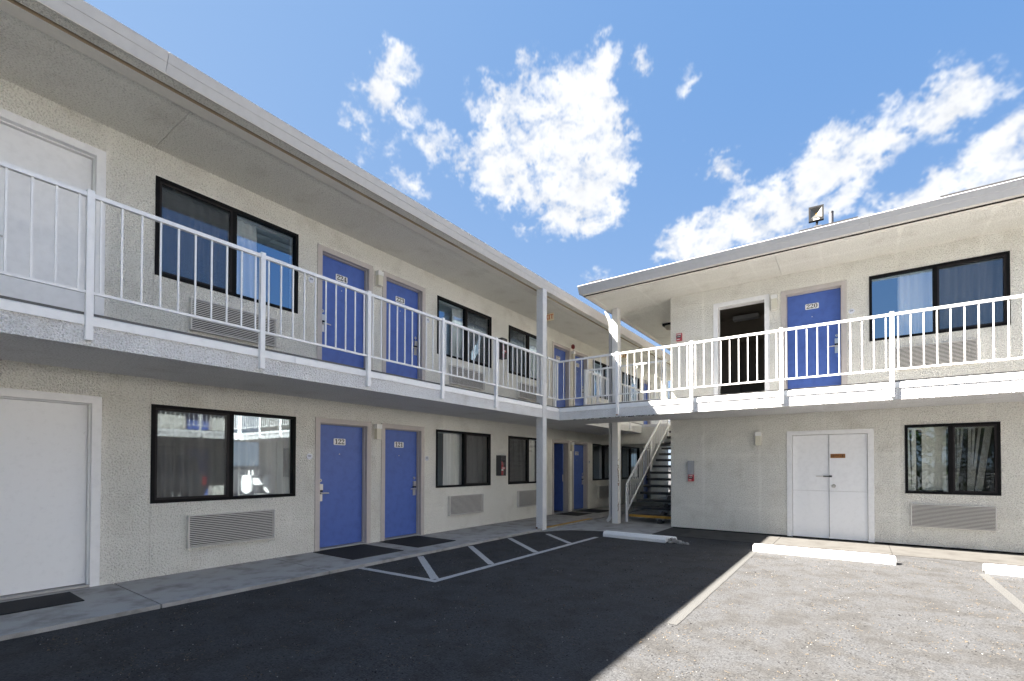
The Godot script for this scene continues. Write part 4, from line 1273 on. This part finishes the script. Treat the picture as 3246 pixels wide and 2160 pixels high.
func fixtures(l: Node3D, r: Node3D) -> void:
	air_conditioner(l, 2.542, 3.645, 0.300, 0.712, 0.07, "grey louvred air conditioner below the big ground-floor window")
	air_conditioner(l, 7.33, 8.43, 0.310, 0.722, 0.07, "grey louvred ground-floor air conditioner below the window left of the extinguisher")
	air_conditioner(l, 9.83, 10.93, 0.315, 0.727, 0.07, "ground-floor air conditioner partly behind the stucco column")
	air_conditioner(l, 14.42, 15.5, 0.285, 0.70, 0.07, "ground-floor air conditioner half hidden by the flaking column")
	air_conditioner(l, 16.9, 18.0, 0.275, 0.69, 0.07, "far ground-floor air conditioner seen through the stair handrail")
	air_conditioner(l, 2.543, 3.645, 3.073, 3.478, 0.07, "upper air conditioner below the big upper window beside the white door")
	air_conditioner(l, 7.36, 8.46, 3.07, 3.46, 0.07, "upper air conditioner between the blue doors and the upper extinguisher cabinet")
	air_conditioner(l, 9.83, 10.93, 3.07, 3.46, 0.07, "upper air conditioner partly behind the stucco column")
	air_conditioner(r, 0.782, 1.852, 0.312, 0.706, 0.05, "louvred air conditioner below the ground-floor window with vertical blinds")
	air_conditioner(r, 0.578, 1.651, 3.072, 3.466, 0.05, "upper air conditioner on the sunlit-railing wing, below its upper window")
	wall_lamp(l, 5.487, 1.812, 2.076, "box lamp between the two near ground-floor blue doors")
	wall_lamp(l, 5.50, 4.535, 4.790, "box lamp between the two near upper-floor blue doors")
	wall_lamp(l, 12.62, 1.80, 2.06, "box lamp beside the open dark ground-floor doorway, beyond the column")
	wall_lamp(l, 12.68, 4.52, 4.78, "box lamp between the two far upper-floor doors, below the alarm bell")
	wall_lamp(r, -1.606, 1.772, 2.047, "box lamp left of the white double doors")
	wall_lamp(r, -1.302, 4.497, 4.787, "box lamp on the upper wall between the open doorway and the blue door")
	marker(l, 4.218, 1.489, "122", "small white round marker between the big ground-floor window and its blue door")
	marker(l, 6.724, 1.495, "121", "small white round marker on the ground floor, left of the curtained window")
	marker(l, 4.22, 4.25, "224", "small white round marker between the big upper window and its blue door")
	marker(l, 6.73, 4.24, "223", "small white round marker on the upper floor behind the railing, left of the dark window")
	marker(r, -0.04, 4.243, "220", "small white round marker between the blue door and window above the double doors")
	marker(l, 13.85, 1.48, "119", "tiny white round marker beyond the column, beside the far ground-floor door")
	extinguisher(l, 8.98, 1.12, "black fire extinguisher cabinet between the ground-floor windows")
	extinguisher(l, 9.01, 3.90, "black fire extinguisher cabinet on the upper wall behind the railing")
	fire_pull(r, -3.248, 4.155, 0.118, 0.172, "red fire alarm pull on the upper wall near the corner")
	fire_pull(r, -3.000, 1.026, 0.118, 0.145, "red fire alarm pull under a grey box on the ground-floor wall", 0.299)
	# alarm bell
	var bell := thing("alarm_bell", on(l, 12.70, 4.93, 0.0), "round red alarm bell above the doors 222 and 221", "alarm bell")
	var b := MB.new()
	b.tube([V(0, 0, 0.03), V(0, 0, 0.045), V(0, 0, 0.07), V(0, 0, 0.082)], [0.075, 0.075, 0.06, 0.03], 20)
	obj("gong", b.done(), M.dark_red, bell)
	bx("back_box", V(-0.045, -0.045, 0.0005), V(0.045, 0.045, 0.03), M.dark_red, bell)
	exit_sign(Transform3D(Basis(), Vector3(-6.28, 5.2045, -10.30)), "hanging exit sign just behind the stucco column")
	exit_sign(Transform3D(Basis(), Vector3(-6.38, 5.2045, -15.3)), "hanging exit sign farther down the walkway, behind the bridge railing")
	# soffit light over the stair
	var sl := thing("soffit_light", Transform3D(Basis(), Vector3(-4.02, 5.1715, -12.85)), "dark soffit light with tan bowl above the stair", "ceiling light")
	bx("base", V(-0.16, -0.06, -0.12), V(0.16, -0.0005, 0.12), M.black, sl)
	var bo := MB.new()
	bo.tube([V(0, -0.0605, 0), V(0, -0.10, 0), V(0, -0.15, 0), V(0, -0.165, 0)], [0.13, 0.125, 0.09, 0.04], 16)
	obj("bowl", bo.done(), M.tan, sl)
	floodlight()
	var pipe := thing("roof_vent_pipe", Transform3D(Basis(), Vector3(-0.303, 5.347, -9.56)), "short grey vent pipe on the roof edge beside the floodlight", "vent pipe")
	var p := MB.new()
	p.tube([V(0, 0.0, 0), V(0, 0.235, 0)], [0.034, 0.034], 14)
	obj("pipe", p.done(), M.pipe_grey, pipe)
	var p2 := MB.new()
	p2.tube([V(0, 0.0, 0), V(0, 0.07, 0)], [0.038, 0.038], 14)
	obj("collar", p2.done(), M.dark_steel, pipe)
	var p3 := MB.new()
	p3.tube([V(0, 0.2355, 0), V(0, 0.262, 0)], [0.036, 0.036], 14)
	obj("cap", p3.done(), M.dark_steel, pipe)
	mat_thing(-6.76, -6.22, -1.41, -0.5, "black mat in front of the white ground-floor door")
	mat_thing(-6.84, -5.84, -5.20, -4.26, "black mat at the blue door next to the big ground-floor window")
	mat_thing(-6.84, -5.86, -6.44, -5.53, "black mat at the second blue ground-floor door from the big window")
	mat_thing(-6.80, -6.12, -12.45, -11.62, "black mat in front of the open dark doorway")
	mat_thing(-6.80, -6.05, -13.66, -12.78, "black mat beyond the stucco column, at the shut violet-blue door")
	wheel_stop(-4.05, -2.62, -8.83, M.flaked_paint, "worn white wheel stop with a broken end, in the shade", -0.035, true)
	wheel_stop(-1.372, 0.458, -8.78, M.white_paint, "long white wheel stop in the sun, in front of the double doors", 0.0)
	wheel_stop(1.372, 3.20, -8.78, M.white_paint, "white wheel stop in the sun at the picture's edge, under the window", 0.0)

func floodlight() -> void:
	var t := thing("floodlight", Transform3D(Basis(Vector3.UP, deg_to_rad(4.0)), Vector3(-0.50, 5.347, -9.56)), "black square floodlight with silver reflector on the roof edge", "floodlight")
	bx("junction_box", V(-0.05, 0.0, -0.04), V(0.06, 0.075, 0.04), M.pipe_grey, t)
	var s := MB.new()
	s.tube([V(0, 0.075, 0), V(-0.01, 0.10, 0), V(0.0, 0.15, 0)], [0.022, 0.016, 0.02], 8)
	obj("stem", s.done(), M.black, t)
	var tilt := Transform3D(Basis(Vector3.RIGHT, deg_to_rad(-3.0)), V(-0.015, 0.29, 0))
	var b := MB.new()
	var h := 0.125
	var w := 0.108
	for q in [[-w, w, -h, -h + 0.045], [-w, w, h - 0.026, h], [-w, -w + 0.026, -h + 0.045, h - 0.026], [w - 0.026, w, -h + 0.045, h - 0.026]]:
		b.obox(tilt * Transform3D(Basis(), V((q[0] + q[1]) / 2, (q[2] + q[3]) / 2, 0.0)), Vector3(q[1] - q[0], q[3] - q[2], 0.06))
	b.obox(tilt * Transform3D(Basis(), V(0, 0, -0.028)), Vector3(0.21, 0.24, 0.008))
	obj("housing", b.done(), M.black, t)
	var f := MB.new()
	var o := [V(-w + 0.026, -h + 0.045, 0.026), V(w - 0.026, -h + 0.045, 0.026), V(w - 0.026, h - 0.026, 0.026), V(-w + 0.026, h - 0.026, 0.026)]
	var c := V(0, 0.014, -0.018)
	for k in 4:
		var a: Vector3 = tilt * o[k]
		var e: Vector3 = tilt * o[(k + 1) % 4]
		var i0: Vector3 = tilt * (c + (o[k] - c) * Vector3(0.14, 0.14, 0))
		var i1: Vector3 = tilt * (c + (o[(k + 1) % 4] - c) * Vector3(0.14, 0.14, 0))
		var nn := (e - a).cross(i0 - a).normalized()
		f.quad(a, e, i1, i0, nn if nn.z > 0 else -nn)
	obj("reflector", f.done(), M.reflector, t)
	var chip := MB.new()
	chip.obox(tilt * Transform3D(Basis(), c), Vector3(0.026, 0.026, 0.004))
	obj("chip", chip.done(), M.yellow_paint, t)
	var lb := MB.new()
	lb.obox(tilt * Transform3D(Basis(), V(0.0, -h + 0.02, 0.0312)), Vector3(0.085, 0.022, 0.002))
	obj("paper_label", lb.done(), M.plate_white, t)
	var fins := MB.new()
	for k in 6:
		fins.obox(tilt * Transform3D(Basis(), V(-0.085 + k * 0.034, h + 0.006, -0.015)), Vector3(0.008, 0.014, 0.03))
	obj("fins", fins.done(), M.grey_paint, t)

func surroundings(_across: Node3D) -> void:
	railing(Vector3(6.46, 0, -9.4), Vector3(6.46, 0, 11.9), [0.05, 1.5, 3.0, 4.5, 6.0, 7.5, 9.0, 10.5, 12.0, 13.5, 15.0, 16.5, 18.0, 19.5, 21.0], "sunlit railing across the lot, mirrored in the big ground-floor window")
	parked_car(Vector3(4.15, FLOOR_Y, -6.85), -PI / 2, "dark grey car mirrored in the big ground-floor window")
	linen_cart(Vector3(6.9, -0.028, -10.2), "housekeeping cart with white linen bags mirrored in the big ground-floor window")
	var places := [[-3.5, 13.6, 6.0, 2.6], [0.4, 13.2, 6.2, 2.7], [3.6, 13.0, 6.4, 2.8], [6.6, 13.4, 6.0, 2.7], [9.6, 14.0, 6.4, 2.8]]
	hedge(-6.0, 13.0, 11.6, 3.0)
	var k := 0
	for p in places:
		k += 1
		tree(p[0], p[1], p[2], p[3], 100 + k, "leafy tree mirrored dark in the window with vertical blinds")
	for p in [[-4.4, -31.0, 6.0, 3.0], [-1.6, -36.0, 7.0, 3.2], [-7.6, -38.0, 7.0, 3.2]]:
		k += 1
		tree(p[0], p[1], p[2], p[3], 100 + k, "bright tree far beyond the breezeway, seen between the stair treads")

func litter() -> void:
	# dry needles and chips strewn on the asphalt
	var f := noise(0.35, FastNoiseLite.TYPE_SIMPLEX_SMOOTH, 3, 71)
	var needle := MB.new()
	needle.box(Vector3(-0.5, 0, -0.5), Vector3(0.5, 1, 0.5))
	var unit := needle.done()
	unit.surface_set_material(0, M.pebble)
	for kind in ["pine_needles", "grit"]:
		var r := RandomNumberGenerator.new()
		r.seed = 5 if kind == "grit" else 6
		var ts := []
		var cs := []
		var want := 13000 if kind == "grit" else 1300
		while ts.size() < want:
			var x := r.randf_range(-5.4, 3.2)
			var z := -pow(r.randf(), 1.3) * 8.4 - 0.9
			if absf(x) > 1.2 * absf(z) + 1.0 and x > 0:
				continue
			var dens := f.get_noise_2d(x * 4.0, z * 4.0) * 0.5 + 0.5
			if r.randf() > pow(dens, 3.0) * 3.0:
				continue
			var c: Color
			var bs: Basis
			if kind == "grit":
				var s := r.randf_range(0.003, 0.008) * (1.7 if r.randf() < 0.03 else 1.0)
				bs = Basis.from_euler(Vector3(r.randf(), r.randf() * TAU, r.randf())).scaled(Vector3(s, s * 0.6, s * 0.8))
				var g := r.randf()
				c = Color(0.008, 0.008, 0.009) if g < 0.40 else Color(0.105, 0.082, 0.055) if g < 0.80 else Color(0.085, 0.082, 0.078) if g < 0.95 else Color(0.24, 0.235, 0.225)
			else:
				var l := r.randf_range(0.015, 0.05)
				bs = Basis(Vector3.UP, r.randf() * TAU) * Basis.from_scale(Vector3(l, 0.0011, 0.0012))
				c = Color(0.10, 0.075, 0.045).lerp(Color(0.19, 0.15, 0.10), r.randf())
			ts.append(Transform3D(bs, Vector3(x, FLOOR_Y + 0.001, z)))
			cs.append(c)
		var mm := MultiMesh.new()
		mm.transform_format = MultiMesh.TRANSFORM_3D
		mm.use_colors = true
		mm.mesh = unit
		mm.instance_count = ts.size()
		for i in ts.size():
			mm.set_instance_transform(i, ts[i])
			mm.set_instance_color(i, cs[i])
		var o := MultiMeshInstance3D.new()
		o.name = kind
		o.multimesh = mm
		o.material_override = M.pebble
		add_child(o)
		tag(o, "dry tan pine needles strewn over the asphalt" if kind == "pine_needles" else "loose grit and pale chips on the asphalt", "litter", "", "stuff")
